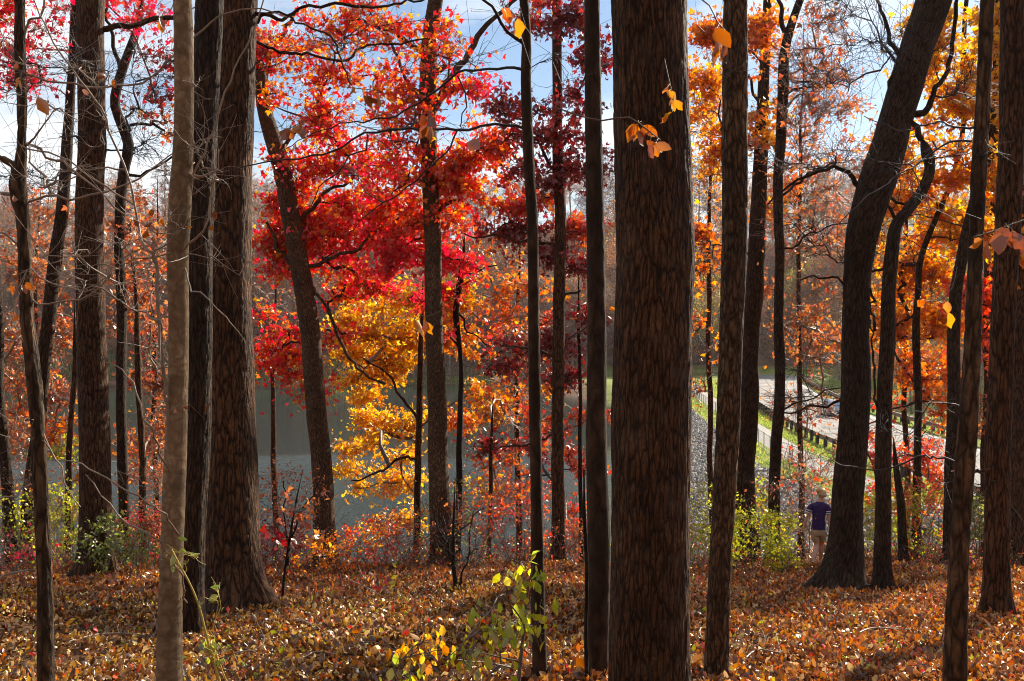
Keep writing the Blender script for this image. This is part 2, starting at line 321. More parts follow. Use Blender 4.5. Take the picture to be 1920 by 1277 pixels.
def bark(name, dark, light, sx=26.0, sy=5.0, crack=0.55, bump=0.9, patch=(0.5, 0.5, 0.5), patch_amt=0.0, fine=90.0, moss=0.0):
    """furrowed bark: warped, stretched voronoi plates on the trunk's own uv (metres)"""
    m, n, l, o = mat_new(name); b = n.new('ShaderNodeBsdfPrincipled'); b.inputs['Roughness'].default_value = .85
    b.inputs['Specular IOR Level'].default_value = 0.25
    uv = n.new('ShaderNodeTexCoord'); sc1 = n.new('ShaderNodeMapping'); sc1.inputs['Scale'].default_value = (sx, sy, 1)
    wn = n.new('ShaderNodeTexNoise'); wn.inputs['Scale'].default_value = 1.3; wn.inputs['Detail'].default_value = 3
    l.new(uv.outputs['UV'], sc1.inputs[0]); l.new(sc1.outputs[0], wn.inputs['Vector'])
    ma = n.new('ShaderNodeVectorMath'); ma.operation = 'MULTIPLY_ADD'; ma.inputs[1].default_value = (1.5, .6, 0)
    l.new(wn.outputs['Color'], ma.inputs[0]); l.new(sc1.outputs[0], ma.inputs[2])
    vo = n.new('ShaderNodeTexVoronoi'); vo.feature = 'DISTANCE_TO_EDGE'; vo.inputs['Scale'].default_value = 1.0; l.new(ma.outputs[0], vo.inputs['Vector'])
    r0_ = n.new('ShaderNodeValToRGB'); r0_.color_ramp.elements[0].position = 0.0; r0_.color_ramp.elements[1].position = crack
    l.new(vo.outputs['Distance'], r0_.inputs[0])
    mb = n.new('ShaderNodeVectorMath'); mb.operation = 'MULTIPLY'; mb.inputs[1].default_value = (1.7, 2.3, 1); l.new(ma.outputs[0], mb.inputs[0])
    v2 = n.new('ShaderNodeTexVoronoi'); v2.feature = 'DISTANCE_TO_EDGE'; v2.inputs['Scale'].default_value = 1.0; l.new(mb.outputs[0], v2.inputs['Vector'])
    s3 = n.new('ShaderNodeMapRange'); s3.inputs[1].default_value = .0; s3.inputs[2].default_value = crack; s3.inputs[3].default_value = .45; l.new(v2.outputs['Distance'], s3.inputs[0])
    rp = n.new('ShaderNodeMath'); rp.operation = 'MULTIPLY'; rp.use_clamp = True; l.new(r0_.outputs[0], rp.inputs[0]); l.new(s3.outputs[0], rp.inputs[1])
    fs = n.new('ShaderNodeMapping'); fs.inputs['Scale'].default_value = (fine, fine * .22, 1); l.new(uv.outputs['UV'], fs.inputs[0])
    fn = n.new('ShaderNodeTexNoise'); fn.inputs['Scale'].default_value = 1.0; fn.inputs['Detail'].default_value = 6; fn.inputs['Roughness'].default_value = .65; l.new(fs.outputs[0], fn.inputs['Vector'])
    ls = n.new('ShaderNodeTexNoise'); ls.inputs['Scale'].default_value = 2.6; ls.inputs['Detail'].default_value = 4; l.new(uv.outputs['Object'], ls.inputs['Vector'])
    mixh = n.new('ShaderNodeMath'); mixh.operation = 'MULTIPLY_ADD'; mixh.inputs[1].default_value = 0.55; l.new(fn.outputs['Fac'], mixh.inputs[0]); l.new(rp.outputs[0], mixh.inputs[2])
    cr_ = n.new('ShaderNodeValToRGB'); cr_.color_ramp.elements[0].position = 0.25; cr_.color_ramp.elements[1].position = 1.35
    cr_.color_ramp.elements[0].color = (*dark, 1); cr_.color_ramp.elements[1].position = 1.0; cr_.color_ramp.elements[1].color = (*light, 1)
    l.new(mixh.outputs[0], cr_.inputs[0])
    mv = n.new('ShaderNodeMixRGB'); mv.blend_type = 'MULTIPLY'; mv.inputs[0].default_value = 1
    lr = n.new('ShaderNodeValToRGB'); lr.color_ramp.elements[0].position = .32; lr.color_ramp.elements[1].position = .66
    lr.color_ramp.elements[0].color = (.55, .55, .55, 1); lr.color_ramp.elements[1].color = (1.0, 1.0, 1.0, 1)
    l.new(ls.outputs['Fac'], lr.inputs[0]); l.new(cr_.outputs[0], mv.inputs[1]); l.new(lr.outputs[0], mv.inputs[2])
    colout = mv.outputs[0]
    if patch_amt:
        pn = n.new('ShaderNodeTexNoise'); pn.inputs['Scale'].default_value = 7; pn.inputs['Detail'].default_value = 4; l.new(uv.outputs['Object'], pn.inputs['Vector'])
        pr = n.new('ShaderNodeValToRGB'); pr.color_ramp.elements[0].position = .52; pr.color_ramp.elements[1].position = .66; l.new(pn.outputs['Fac'], pr.inputs[0])
        pm = n.new('ShaderNodeMath'); pm.operation = 'MULTIPLY'; pm.inputs[1].default_value = patch_amt; l.new(pr.outputs[0], pm.inputs[0])
        mp_ = n.new('ShaderNodeMixRGB'); mp_.inputs[2].default_value = (*patch, 1); l.new(pm.outputs[0], mp_.inputs[0]); l.new(colout, mp_.inputs[1]); colout = mp_.outputs[0]
    l.new(colout, b.inputs['Base Color'])
    bp = n.new('ShaderNodeBump'); bp.inputs['Strength'].default_value = bump; bp.inputs['Distance'].default_value = 0.014
    l.new(mixh.outputs[0], bp.inputs['Height']); l.new(bp.outputs[0], b.inputs['Normal']); l.new(b.outputs[0], o.inputs[0]); return m

M = {}
M['leaf'] = leaf_mat('leaf', .78, .08, .38, 1.12)
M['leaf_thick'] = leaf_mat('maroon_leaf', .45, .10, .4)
M['leaf_near'] = leaf_mat('dry_leaf', .55, .08, .4)
M['litter'] = leaf_mat('fallen_leaf', .32, .06, .36)
M['oak'] = bark('furrowed_bark', (.011, .0045, .002), (.165, .076, .032), 34, 4.0, .22, 1.0)
M['oak_big'] = bark('deep_furrowed_bark', (.012, .005, .002), (.165, .074, .030), 60, 6.5, .22, 1.0, (.20, .13, .09), .2, 150)
M['oak_grey'] = bark('grey_plated_bark', (.024, .013, .006), (.27, .160, .085), 52, 9, .28, .9, (.06, .042, .028), .6, 130)
M['smooth'] = bark('smooth_grey_bark', (.15, .115, .080), (.33, .26, .185), 9, 3, .9, .35, (.09, .07, .05), .5, 60)
M['pale'] = bark('pale_beech_bark', (.24, .155, .085), (.56, .40, .24), 26, 16, .5, .45, (.12, .085, .045), .7, 150)
M['darkb'] = bark('dark_bark', (.014, .009, .006), (.09, .055, .035), 44, 8, .5, .8)
M['yellow_stem'] = simple('yellow_stem_bark', (.50, .36, .06), .5, 0, .1, 20)
M['smooth_dark'] = bark('smooth_dark_bark', (.034, .019, .010), (.185, .105, .060), 22, 5, .6, .8, (.035, .024, .018), .7, 70)
M['darkoak'] = bark('dark_furrowed_bark', (.009, .0045, .0025), (.100, .054, .029), 34, 4.5, .24, 1.0, (.04, .05, .02), .2)
M['oak_grey2'] = bark('grey_brown_bark', (.024, .013, .006), (.20, .115, .058), 34, 5, .3, .8, (.07, .055, .04), .3, 100)
M['twig'] = simple('twig_bark', (.16, .115, .085), .6, 0, .25, 20)
M['twig_pale'] = simple('pale_twig_bark', (.30, .22, .155), .5, 0, .2, 20)
M['twig_dark'] = simple('dark_twig_bark', (.035, .026, .024), .65, 0, .2, 20)
M['far_bark'] = simple('distant_bark', (.30, .22, .17), .8, 0, .35, 1.5)
M['far_leaf'] = leaf_mat('distant_leaf', .75, .05, .5, 1.1)

# ------------------------------------------------------------------ object bookkeeping
def tag(o, label=None, cat=None, group=None, kind=None):
    if label: o['label'] = label
    if cat: o['category'] = cat
    if group: o['group'] = group
    if kind: o['kind'] = kind
    return o

def empty(name, loc):
    o = bpy.data.objects.new(name, None); C.objects.link(o); o.location = [float(v) for v in loc]; o.empty_display_size = .3; return o

# ------------------------------------------------------------------ terrain
def spaced(segs):
    out = [segs[0][0]]
    for a_, b_, s in segs:
        k = max(1, int(round((b_ - a_) / s))); out += list(np.linspace(a_, b_, k + 1)[1:])
    return np.array(out)
xs = spaced([(-900, -300, 60), (-300, -60, 8), (-60, -20, 2), (-20, 28, .33), (28, 60, 1.2), (60, 300, 8), (300, 900, 60)])
ys = spaced([(-120, -10, 5), (-10, 0, 1), (0, 30, .33), (30, 62, .8), (62, 130, 2), (130, 300, 3), (300, 1500, 60)])
XX, YY = np.meshgrid(xs, ys); ZZ = ground(XX, YY)
near = (YY > 0) & (YY < 60)
ZZ = ZZ + near * 0.025 * (np.sin(XX * 5.1 + YY * 2.3) + np.sin(XX * 2.7 - YY * 4.7 + 1))*(1-sstep(30,36,YY))
ZZ = np.maximum(ZZ, -6)
gt = G(); idx = np.arange(XX.size).reshape(XX.shape)
q = np.stack([idx[:-1, :-1], idx[:-1, 1:], idx[1:, 1:], idx[1:, :-1]], -1).reshape(-1, 4)
gt.add(np.stack([XX, YY, ZZ], -1).reshape(-1, 3), q)
# ground material: litter brown near, grass on the dam, earthy hillside far off (by world position)
gm, n, l, o = mat_new('ground_soil')
b = n.new('ShaderNodeBsdfPrincipled'); b.inputs['Roughness'].default_value = .95; b.inputs['Specular IOR Level'].default_value = .1
ge = n.new('ShaderNodeNewGeometry'); sp = n.new('ShaderNodeSeparateXYZ'); l.new(ge.outputs['Position'], sp.inputs[0])
n1 = n.new('ShaderNodeTexNoise'); n1.inputs['Scale'].default_value = 9; n1.inputs['Detail'].default_value = 8; n1.inputs['Roughness'].default_value = .75; l.new(ge.outputs['Position'], n1.inputs['Vector'])
r1 = n.new('ShaderNodeValToRGB'); r1.color_ramp.elements[0].position = .35; r1.color_ramp.elements[1].position = .68
r1.color_ramp.elements[0].color = (.030, .016, .009, 1); r1.color_ramp.elements[1].color = (.19, .095, .045, 1); l.new(n1.outputs['Fac'], r1.inputs[0])
n2 = n.new('ShaderNodeTexNoise'); n2.inputs['Scale'].default_value = .5; n2.inputs['Detail'].default_value = 8; n2.inputs['Roughness'].default_value = .7; l.new(ge.outputs['Position'], n2.inputs['Vector'])
r2 = n.new('ShaderNodeValToRGB'); r2.color_ramp.elements[0].position = .33; r2.color_ramp.elements[1].position = .68
r2.color_ramp.elements[0].color = (.10, .15, .028, 1); r2.color_ramp.elements[1].color = (.33, .33, .09, 1); l.new(n2.outputs['Fac'], r2.inputs[0])
r3 = n.new('ShaderNodeValToRGB'); r3.color_ramp.elements[0].position = .35; r3.color_ramp.elements[1].position = .68
r3.color_ramp.elements[0].color = (.055, .034, .022, 1); r3.color_ramp.elements[1].color = (.26, .14, .075, 1); l.new(n2.outputs['Fac'], r3.inputs[0])
def rng_node(inp, a_, b_):
    mr = n.new('ShaderNodeMapRange'); mr.inputs[1].default_value = a_; mr.inputs[2].default_value = b_; l.new(inp, mr.inputs[0]); return mr.outputs[0]
ymask = rng_node(sp.outputs['Y'], 33, 38)
zmask = rng_node(sp.outputs['Z'], 2.6, 3.6)
mA = n.new('ShaderNodeMixRGB'); l.new(ymask, mA.inputs[0]); l.new(r1.outputs[0], mA.inputs[1]); l.new(r2.outputs[0], mA.inputs[2])
mm = n.new('ShaderNodeMath'); mm.operation = 'MULTIPLY'; l.new(ymask, mm.inputs[0]); l.new(zmask, mm.inputs[1])
xm = rng_node(sp.outputs['X'], 14, 11); mx2 = n.new('ShaderNodeMath'); mx2.operation = 'MAXIMUM'; l.new(xm, mx2.inputs[0]); l.new(zmask, mx2.inputs[1]); l.new(mx2.outputs[0], mm.inputs[1])
mB = n.new('ShaderNodeMixRGB'); l.new(mm.outputs[0], mB.inputs[0]); l.new(mA.outputs[0], mB.inputs[1]); l.new(r3.outputs[0], mB.inputs[2])
bp = n.new('ShaderNodeBump'); bp.inputs['Strength'].default_value = .8; bp.inputs['Distance'].default_value = .05; l.new(n1.outputs['Fac'], bp.inputs['Height']); l.new(bp.outputs[0], b.inputs['Normal'])
l.new(mB.outputs[0], b.inputs['Base Color']); l.new(b.outputs[0], o.inputs[0])
tag(gt.build('ground', gm), kind='structure')

# lake
wm, n, l, o = mat_new('lake_water'); b = n.new('ShaderNodeBsdfPrincipled'); b.inputs['Base Color'].default_value = (.034, .048, .044, 1)
b.inputs['Roughness'].default_value = .06; b.inputs['IOR'].default_value = 1.33
ge = n.new('ShaderNodeNewGeometry'); mp = n.new('ShaderNodeMapping'); mp.inputs['Scale'].default_value = (1, 1, 1); l.new(ge.outputs['Position'], mp.inputs[0])
n1 = n.new('ShaderNodeTexNoise'); n1.inputs['Scale'].default_value = 1.8; n1.inputs['Detail'].default_value = 5; n1.inputs['Roughness'].default_value = .6; l.new(mp.outputs[0], n1.inputs['Vector'])
bp = n.new('ShaderNodeBump'); bp.inputs['Strength'].default_value = .22; bp.inputs['Distance'].default_value = .30; l.new(n1.outputs['Fac'], bp.inputs['Height'])
spw = n.new('ShaderNodeSeparateXYZ'); l.new(ge.outputs['Position'], spw.inputs[0])
wn2 = n.new('ShaderNodeTexNoise'); wn2.inputs['Scale'].default_value = .05; l.new(ge.outputs['Position'], wn2.inputs['Vector'])
wa = n.new('ShaderNodeMath'); wa.operation = 'MULTIPLY_ADD'; wa.inputs[1].default_value = 40; l.new(wn2.outputs['Fac'], wa.inputs[0]); l.new(spw.outputs['Y'], wa.inputs[2])
wr_ = n.new('ShaderNodeMapRange'); wr_.inputs[1].default_value = 74; wr_.inputs[2].default_value = 98; wr_.inputs[3].default_value = 1.0; wr_.inputs[4].default_value = .03; l.new(wa.outputs[0], wr_.inputs[0]); l.new(wr_.outputs[0], bp.inputs['Strength'])
l.new(bp.outputs[0], b.inputs['Normal']); l.new(b.outputs[0], o.inputs[0])
gw = G(); gw.add([(-400, 24, 0), (40, 24, 0), (40, 260, 0), (-400, 260, 0)], [(0, 1, 2, 3)])
tag(gw.build('lake_water', wm), kind='structure')

# road, footpath
def strip(name, mat, cfun, w0, w1, y0, y1, z, step=2):
    g = G(); yy = np.arange(y0, y1 + .1, step); c = cfun(yy)
    v = np.stack([np.stack([c + w0, yy, np.full_like(yy, z)], -1), np.stack([c + w1, yy, np.full_like(yy, z)], -1)], 1).reshape(-1, 3)
    k = np.arange(len(yy) - 1) * 2; g.add(v, np.stack([k, k + 1, k + 3, k + 2], -1)); return g.build(name, mat)
asph = simple('worn_asphalt', (.25, .23, .21), .9, 0, .28, .5)
conc = simple('path_concrete', (.30, .275, .24), .9, 0, .12, 1.2)
tag(strip('road', asph, road_c, -4.3, 4.3, 36, 205, 1.704), kind='structure')
tag(strip('footpath', conc, path_x, .4, 2.4, 38, 185, 1.704), kind='structure')
whp = simple('road_paint', (.75, .73, .68), .7)
tag(strip('road_marking', whp, road_c, -3.95, -3.83, 36, 205, 1.708), kind='structure')
tag(strip('road_marking', whp, road_c, 3.83, 3.95, 36, 205, 1.708), kind='structure')

# riprap on the dam's lake side
def rocks(g, rng, pos, size, sub_cols):
    ico = np.array([(0, 0, 1), (.89, 0, .45), (.28, .85, .45), (-.72, .53, .45), (-.72, -.53, .45), (.28, -.85, .45), (.72, .53, -.45), (-.28, .85, -.45), (-.89, 0, -.45), (-.28, -.85, -.45), (.72, -.53, -.45), (0, 0, -1)])
    f = np.array([(0, 1, 2), (0, 2, 3), (0, 3, 4), (0, 4, 5), (0, 5, 1), (1, 6, 2), (2, 7, 3), (3, 8, 4), (4, 9, 5), (5, 10, 1), (2, 6, 7), (3, 7, 8), (4, 8, 9), (5, 9, 10), (1, 10, 6), (11, 7, 6), (11, 8, 7), (11, 9, 8), (11, 10, 9), (11, 6, 10)])
    nn = len(pos); s = size * rng.uniform(.5, 1.5, (nn, 1, 1)); V = ico[None] * s * (1 + rng.normal(size=(nn, 12, 3)) * .16) * rng.uniform(.6, 1.2, (nn, 1, 3))
    g.add((pos[:, None, :] + V).reshape(-1, 3), ((np.arange(nn) * 12)[:, None, None] + f[None]).reshape(-1, 3), None, np.repeat(sub_cols, 20, 0))
stone_m, n, l, o = mat_new('riprap_stone'); b = n.new('ShaderNodeBsdfPrincipled'); b.inputs['Roughness'].default_value = .75
at = n.new('ShaderNodeAttribute'); at.attribute_name = 'tint'; l.new(at.outputs['Color'], b.inputs['Base Color']); l.new(b.outputs[0], o.inputs[0])
rr = np.random.default_rng(5); gr = G(); nn = 34000
yy = 29 + 110 * rr.random(nn) ** 1.7; pp = -1.6 - 8.2 * rr.random(nn); xx = path_x(yy) + pp
xx = np.where(yy < 40, 6.5 + 12.5 * rr.random(nn), xx)
zz = ground(xx, yy); keep = (zz > -.3) & (zz < 3.0); xx, yy, zz = xx[keep], yy[keep], zz[keep]
cc = np.array([(.22, .20, .19), (.32, .29, .26), (.14, .13, .13), (.42, .37, .31), (.26, .19, .14)])[rr.integers(0, 5, len(xx))]
rocks(gr, rr, np.stack([xx, yy, zz + .03], -1), .115, cc)
tag(gr.build('riprap_stone_mass', stone_m, smooth=False), 'grey broken riprap stones covering the lake side of the dam', 'riprap', kind='stuff')

# dry grass along the dam
def grass(name, n_, region, h, pal, label, seed):
    rg = np.random.default_rng(seed); g = G(); x, y = region(rg, n_); z = ground(x, y)
    pos = np.stack([x, y, z], -1); aa = rg.uniform(0, 6.28, n_); hh = h * rg.uniform(.4, 1.3, n_); wd = .012 * rg.uniform(.7, 1.6, n_) * (1 + y / 40)
    d = np.stack([np.cos(aa), np.sin(aa), 0 * aa], -1); ln = rg.normal(size=(n_, 3)) * .35; ln[:, 2] = 1; top = pos + ln * hh[:, None]
    V = np.stack([pos - d * wd[:, None], pos + d * wd[:, None], top], 1)
    g.add(V.reshape(-1, 3), np.arange(n_ * 3).reshape(-1, 3), None, cols(rg, pal, n_))
    return tag(g.build(name, M['leaf']), label, 'grass', kind='stuff')
PAL['grass'] = [(.20, .30, .05), (.34, .38, .08), (.46, .42, .14), (.28, .34, .06), (.14, .22, .04)]
def reg_dam(rg, n_):
    y = 38 + 130 * rg.random(n_) ** 1.5; p = rg.choice([0, 1, 2], n_, p=[.15, .5, .35]); c = road_c(y); pe = path_x(y)
    x = np.where(p == 0, pe - 1.6 + 1.9 * rg.random(n_), np.where(p == 1, pe + 2.5 + (c - 4.4 - pe - 2.5) * rg.random(n_), c + 4.4 + 6 * rg.random(n_))); return x, y
grass('dam_grass', 60000, reg_dam, .14, 'grass', 'short yellow green grass on the dam beside the road and footpath', 8)

# ------------------------------------------------------------------ trees
LEAF_MULT = 0.55
BASES = []
def build_tree(name, label, pts, Y=None, bark_m='oak', limbs=(), blobs=(), seed=1, leaf=None, leaf_size=.115, tmpl=None, leaf_m='leaf', top=6.0,
               twigs=3, twig_len=.35, twig_m='twig', sides=20, bare=(), flare=.35, rough=.03, K=5, group=None, cat='tree', br=.0035, ysl=0.0, crown_above=0, wob=.12, mode='rand', trunk_name='trunk'):
    """pts: (px,py,width_px) from top to base; Y: distance in metres; blobs: (px,py,rx,ry,attractors,leaves,palette[,dY])"""
    rng = np.random.default_rng(seed)
    if Y is None: Y = Yhit(pts[-1][0], pts[-1][1])
    base = P(pts[-1][0], pts[-1][1], Y)
    path = []
    for i, (px, py, wd) in enumerate(pts):
        Yi = Y + ysl * (pts[-1][1] - py) / F * Y
        path.append([*P(px, py, Yi), wd / F * Yi / 2])
    path = np.array(path)
    gz = g1(path[-1][0], path[-1][1])
    if path[-1][2] > gz - .25:
        d = path[-1] - path[-2]; d = d / max(abs(d[2]), .05); k = path[-1][2] - (gz - .25)
        e_ = path[-1].copy(); e_[:3] += d[:3] * k * np.array([.6, .6, 1]); e_[2] = gz - .25; e_[3] = path[-1][3] * 1.02
        path = np.vstack([path, e_])
    above = []
    if top == 0 and pts[0][1] > 5: path[0][3] *= .2
    if pts[0][1] <= 5 and top > 0:
        d = path[0] - path[1]; d = d / np.linalg.norm(d[:3]); p0 = path[0]; ups = []
        for k in (1.0, .55):
            q = p0.copy(); q[:3] += norm(d[:3] * .5 + np.array([0, 0, .5])) * top * k; q[3] = p0[3] * (1 - .75 * k); ups.append(q)
        path = np.vstack([ups[0], ups[1], path]); above = ups
    nearby = Y < 18.5 and pts[-1][2] > 24 and bark_m not in ('twig', 'yellow_stem')
    if nearby: sides = int(min(220, max(48, 2 * math.pi * pts[-1][2] / F * Y / 2 / (.0075 if Y < 12 else .014))))
    pr = catmull(path, (.022 if Y < 12 else .05) if nearby else max(.10, Y * .008)); pr[:, 3] = np.maximum(pr[:, 3], .004)
    # gentle natural wander
    ln = np.concatenate([[0], np.cumsum(np.linalg.norm(np.diff(pr[:, :3], axis=0), axis=1))])
    pr[:, 0] += .0005 * Y * np.sin(ln * 2.1 + rng.uniform(0, 6)) + .0002 * Y * np.sin(ln * 5.3 + rng.uniform(0, 6))
    pr[:, 1] += .002 * Y * np.sin(ln * 1.7 + rng.uniform(0, 6))
    ox, oy = pr[-1][0], pr[-1][1]; root = empty(name, (ox, oy, gz)); org = (ox, oy, gz)
    tag(root, label, cat, group)
    g = G(); big_tube(g, pr, sides, rng, rough, flare, gz, disp=(.0022 if bark_m in ('pale', 'smooth_dark') else .0065) if nearby else 0); BASES.append((ox, oy, float(path[-1][3]), Y)); g.build(trunk_name, M[bark_m], root, org)
    nodes = list(pr[::max(3, len(pr) // 90), :3]) if len(pr) > 9 else list(pr[:, :3])
    gl = G(); limb_obj = []
    for lb in limbs:       # (px,py,w[,dY]) from the trunk outwards
        q = []
        for it, t in enumerate(lb):
            dy = (t[3] if len(t) > 3 else 0) * min(1, it / 2); q.append([*P(t[0], t[1], Y + dy), t[2] * (.78 if Y < 7 and t[2] < 10 else 1) / F * (Y + dy) / 2])
        q = catmull(np.array(q), max(.05, Y * .006)); q[:, 3] = np.maximum(q[:, 3], .0018)
        kk_ = rng.normal(size=(len(q), 3)) * .0009 * Y; q[1:, :3] += kk_[1:]; lnq = np.linspace(0, 1, len(q)); q[:, 0] += .002 * Y * np.sin(lnq * 11 + rng.uniform(0, 6)) * np.sin(lnq * 3.14); q[:, 2] += .002 * Y * np.sin(lnq * 14 + rng.uniform(0, 6)) * np.sin(lnq * 3.14)
        gb = G(); big_tube(gb, q, 8 if q[0, 3] < .03 else 12, rng, rough * .8); gb.build('branch', M[bark_m if q[0, 3] > .012 else twig_m], root, org)
        nodes += list(q[1::2, :3])
    if above and crown_above:
        c0 = above[0][:3]
        blobs = list(blobs)
    att = []; own = []
    allb = [(*b_, ) for b_ in blobs] + [(*b_, ) for b_ in bare]
    for bi, b_ in enumerate(allb):
        px, py, rx, ry, na = b_[:5]; dY = b_[7] if len(b_) > 7 else 0
        if Y > 12: dY += (py - 330) / F * Y * .42
        Yb = Y + dY; r3 = np.array([rx / F * Yb, (rx + ry) / 2 / F * Yb * .45 + .1, ry / F * Yb])
        ns = max(2, na // 5); uc = norm(rng.normal(size=(ns, 3))) * (rng.random((ns, 1)) ** .5) * 1.08
        u = uc[rng.integers(0, ns, na)] + rng.normal(size=(na, 3)) * np.array([.24, .24, .09])
        c = P(px, py, Yb) + u * r3; att.append(c); own += [bi] * na
    if crown_above and above:
        r3 = np.array([3.6, 3.0, top * .5]); u = norm(rng.normal(size=(crown_above, 3))) * (rng.random((crown_above, 1)) ** .45)
        att.append(above[1][:3] + u * r3 + np.array([0, 0, top * .25])); own += [-1] * crown_above
    if att:
        att = np.vstack(att); own = np.array(own)
        gz_ = ground(att[:, 0], att[:, 1]); ok = att[:, 2] > gz_ + .15; att, own = att[ok], own[ok]
        # keep each attractor's blob through the sort inside grow by nearest match
        ch, par, wgt, bn = grow(rng, nodes, att, K, wob)
        tips = ch[:, -1]; d2 = ((tips[:, None, :] - att[None]) ** 2).sum(-1) if len(tips) < 3000 else None
        who = own[np.argmin(d2, 1)]
        r0 = br * Y / 18 * wgt ** .5 + .0012 * Y / 18; R = r0[:, None] * np.linspace(1, .45, K)[None]
        gb = G(); batch_tubes(gb, ch, R, 5)
        if twigs:
            tw = side_twigs(rng, ch, twigs, twig_len); batch_tubes(gb, tw, np.full((len(tw), 4), (.0036 if Y > 12 else .0022) * Y / 18) * np.linspace(1.2, .6, 4)[None] + .0006, 3)
            tws = tw.reshape(len(ch), twigs, 4, 3)
        gb.build('branchwork', M[twig_m], root, org)
        gf = G(); tm = tmpl if tmpl is not None else LEAF_STAR
        for bi, b_ in enumerate(blobs):
            nl = int(b_[5] * LEAF_MULT * (1 if Y > 12 else 1.3)); sel = np.where(who == bi)[0]
            if nl == 0 or len(sel) == 0: continue
            ci = sel[rng.integers(0, len(sel), nl)]
            cl = rng.uniform(.72, 1.2, len(ch))[ci]
            if twigs:
                ti = rng.integers(0, twigs, nl); tt = rng.integers(1, 4, nl); p = tws[ci, ti, tt]
            else:
                tt = rng.integers(max(1, K - 3), K, nl); p = ch[ci, tt]
            p = p + rng.normal(size=(nl, 3)) * leaf_size * np.array([.9, .9, .45])
            leaves(gf, rng, p, leaf_size, tm, cols(rng, b_[6], nl, cl), mode)
        ab = np.where(who == -1)[0]
        if len(ab):
            nl = len(ab) * 55; ci = ab[rng.integers(0, len(ab), nl)]; p = ch[ci, rng.integers(2, K, nl)] + rng.normal(size=(nl, 3)) * .18
            leaves(gf, rng, p, leaf_size * 1.1, LEAF_KITE, cols(rng, 'rust', nl), mode)
        if gf.n: gf.build('foliage', M[leaf_m], root, org)
    return root

# --- foreground trunks -------------------------------------------------------
build_tree('giant_oak_tree', 'thickest trunk in the picture, deeply furrowed brown bark, right of centre in the foreground',
    [(1215, 0, 142), (1218, 150, 142), (1225, 330, 146), (1229, 500, 150), (1225, 600, 149), (1222, 750, 150), (1219, 900, 150), (1216, 1100, 150), (1215, 1277, 152)], Y=4.8, bark_m='oak_big', sides=72, seed=11, rough=.010, top=9, flare=.06)
build_tree('forest_tree', 'smooth dark brown trunk pressed close along the left side of the thickest trunk',
    [(1111, 0, 30), (1113, 200, 32), (1117, 400, 35), (1118, 650, 37), (1118, 850, 40), (1122, 1000, 43), (1122, 1277, 44)], Y=5.3, bark_m='smooth_dark', sides=32, seed=12, flare=.04, rough=.018, top=7)
build_tree('sapling_tree', 'thin black stemmed sapling hugging the left edge of the smooth dark trunk',
    [(1096, 880, 4), (1096, 960, 6), (1100, 1080, 7), (1098, 1180, 7), (1100, 1277, 8)], Y=5.1, bark_m='darkb', sides=10, seed=13, flare=.04, rough=.02, top=0, cat='sapling')
build_tree('forest_tree', 'grey plated trunk immediately right of the thickest trunk, sunlit along its right edge',
    [(1378, 0, 45), (1379, 200, 47), (1378, 420, 47), (1372, 620, 44), (1362, 840, 44), (1353, 1000, 42), (1346, 1150, 44), (1343, 1277, 48)], Y=5.7, bark_m='oak_grey', sides=48, seed=14, flare=.04, rough=.012, top=8,
    limbs=[[(1340, 60, 3), (1362, 25, 2.2), (1345, -20, 1.6)]], bare=[(1400, 180, 50, 90, 8, 0, 'rust'), (1340, 250, 60, 60, 8, 0, 'rust')], twigs=2, twig_len=.2)
build_tree('forest_tree', 'slender brown trunk with arched side branches, rising from the bottom edge near the right corner',
    [(1853, 0, 26), (1845, 150, 26), (1836, 300, 29), (1828, 480, 28), (1822, 640, 31), (1815, 800, 36), (1804, 950, 36), (1797, 1100, 40), (1792, 1277, 44)], Y=5.6, bark_m='oak_grey2', sides=40, seed=15, flare=.04, rough=.03, top=7,
    limbs=[[(1830, 238, 7), (1800, 240, 5), (1765, 226, 4.5, .3), (1730, 238, 4, .5), (1680, 240, 3, .8), (1620, 218, 2, 1)],
           [(1822, 265, 6), (1780, 265, 5), (1745, 290, 4), (1690, 325, 3.5, -.2), (1620, 375, 3, -.4), (1570, 420, 2.2, -.5)],
           [(1812, 875, 7), (1770, 862, 5, .2), (1720, 860, 4.5, .4), (1680, 875, 4, .5), (1620, 878, 3, .6), (1560, 865, 2, .7)]],
    bare=[(1700, 330, 110, 100, 30, 0, 'rust'), (1700, 800, 100, 60, 16, 0, 'rust')], twigs=3, twig_len=.22, twig_m='twig_dark')
build_tree('forest_tree', 'dark trunk with a small orange bracket fungus at its foot, near the right edge',
    [(1900, 0, 46), (1898, 200, 46), (1890, 400, 45), (1881, 620, 42), (1874, 820, 44), (1869, 1000, 44), (1866, 1110, 46), (1865, 1168, 52)], bark_m='oak', sides=48, seed=16, rough=.02, top=8,
    limbs=[[(1890, 860, 10), (1860, 875, 8), (1825, 890, 6, -.3), (1780, 885, 4, -.6)]], bare=[(1800, 900, 60, 30, 8, 0, 'rust')], twig_m='twig_dark')
build_tree('forest_tree', 'broad shaded trunk cut off by the right edge of the picture',
    [(1925, 0, 46), (1922, 300, 48), (1918, 600, 50), (1914, 850, 54), (1913, 1060, 62)], bark_m='oak', sides=40, seed=17, rough=.02, top=8)
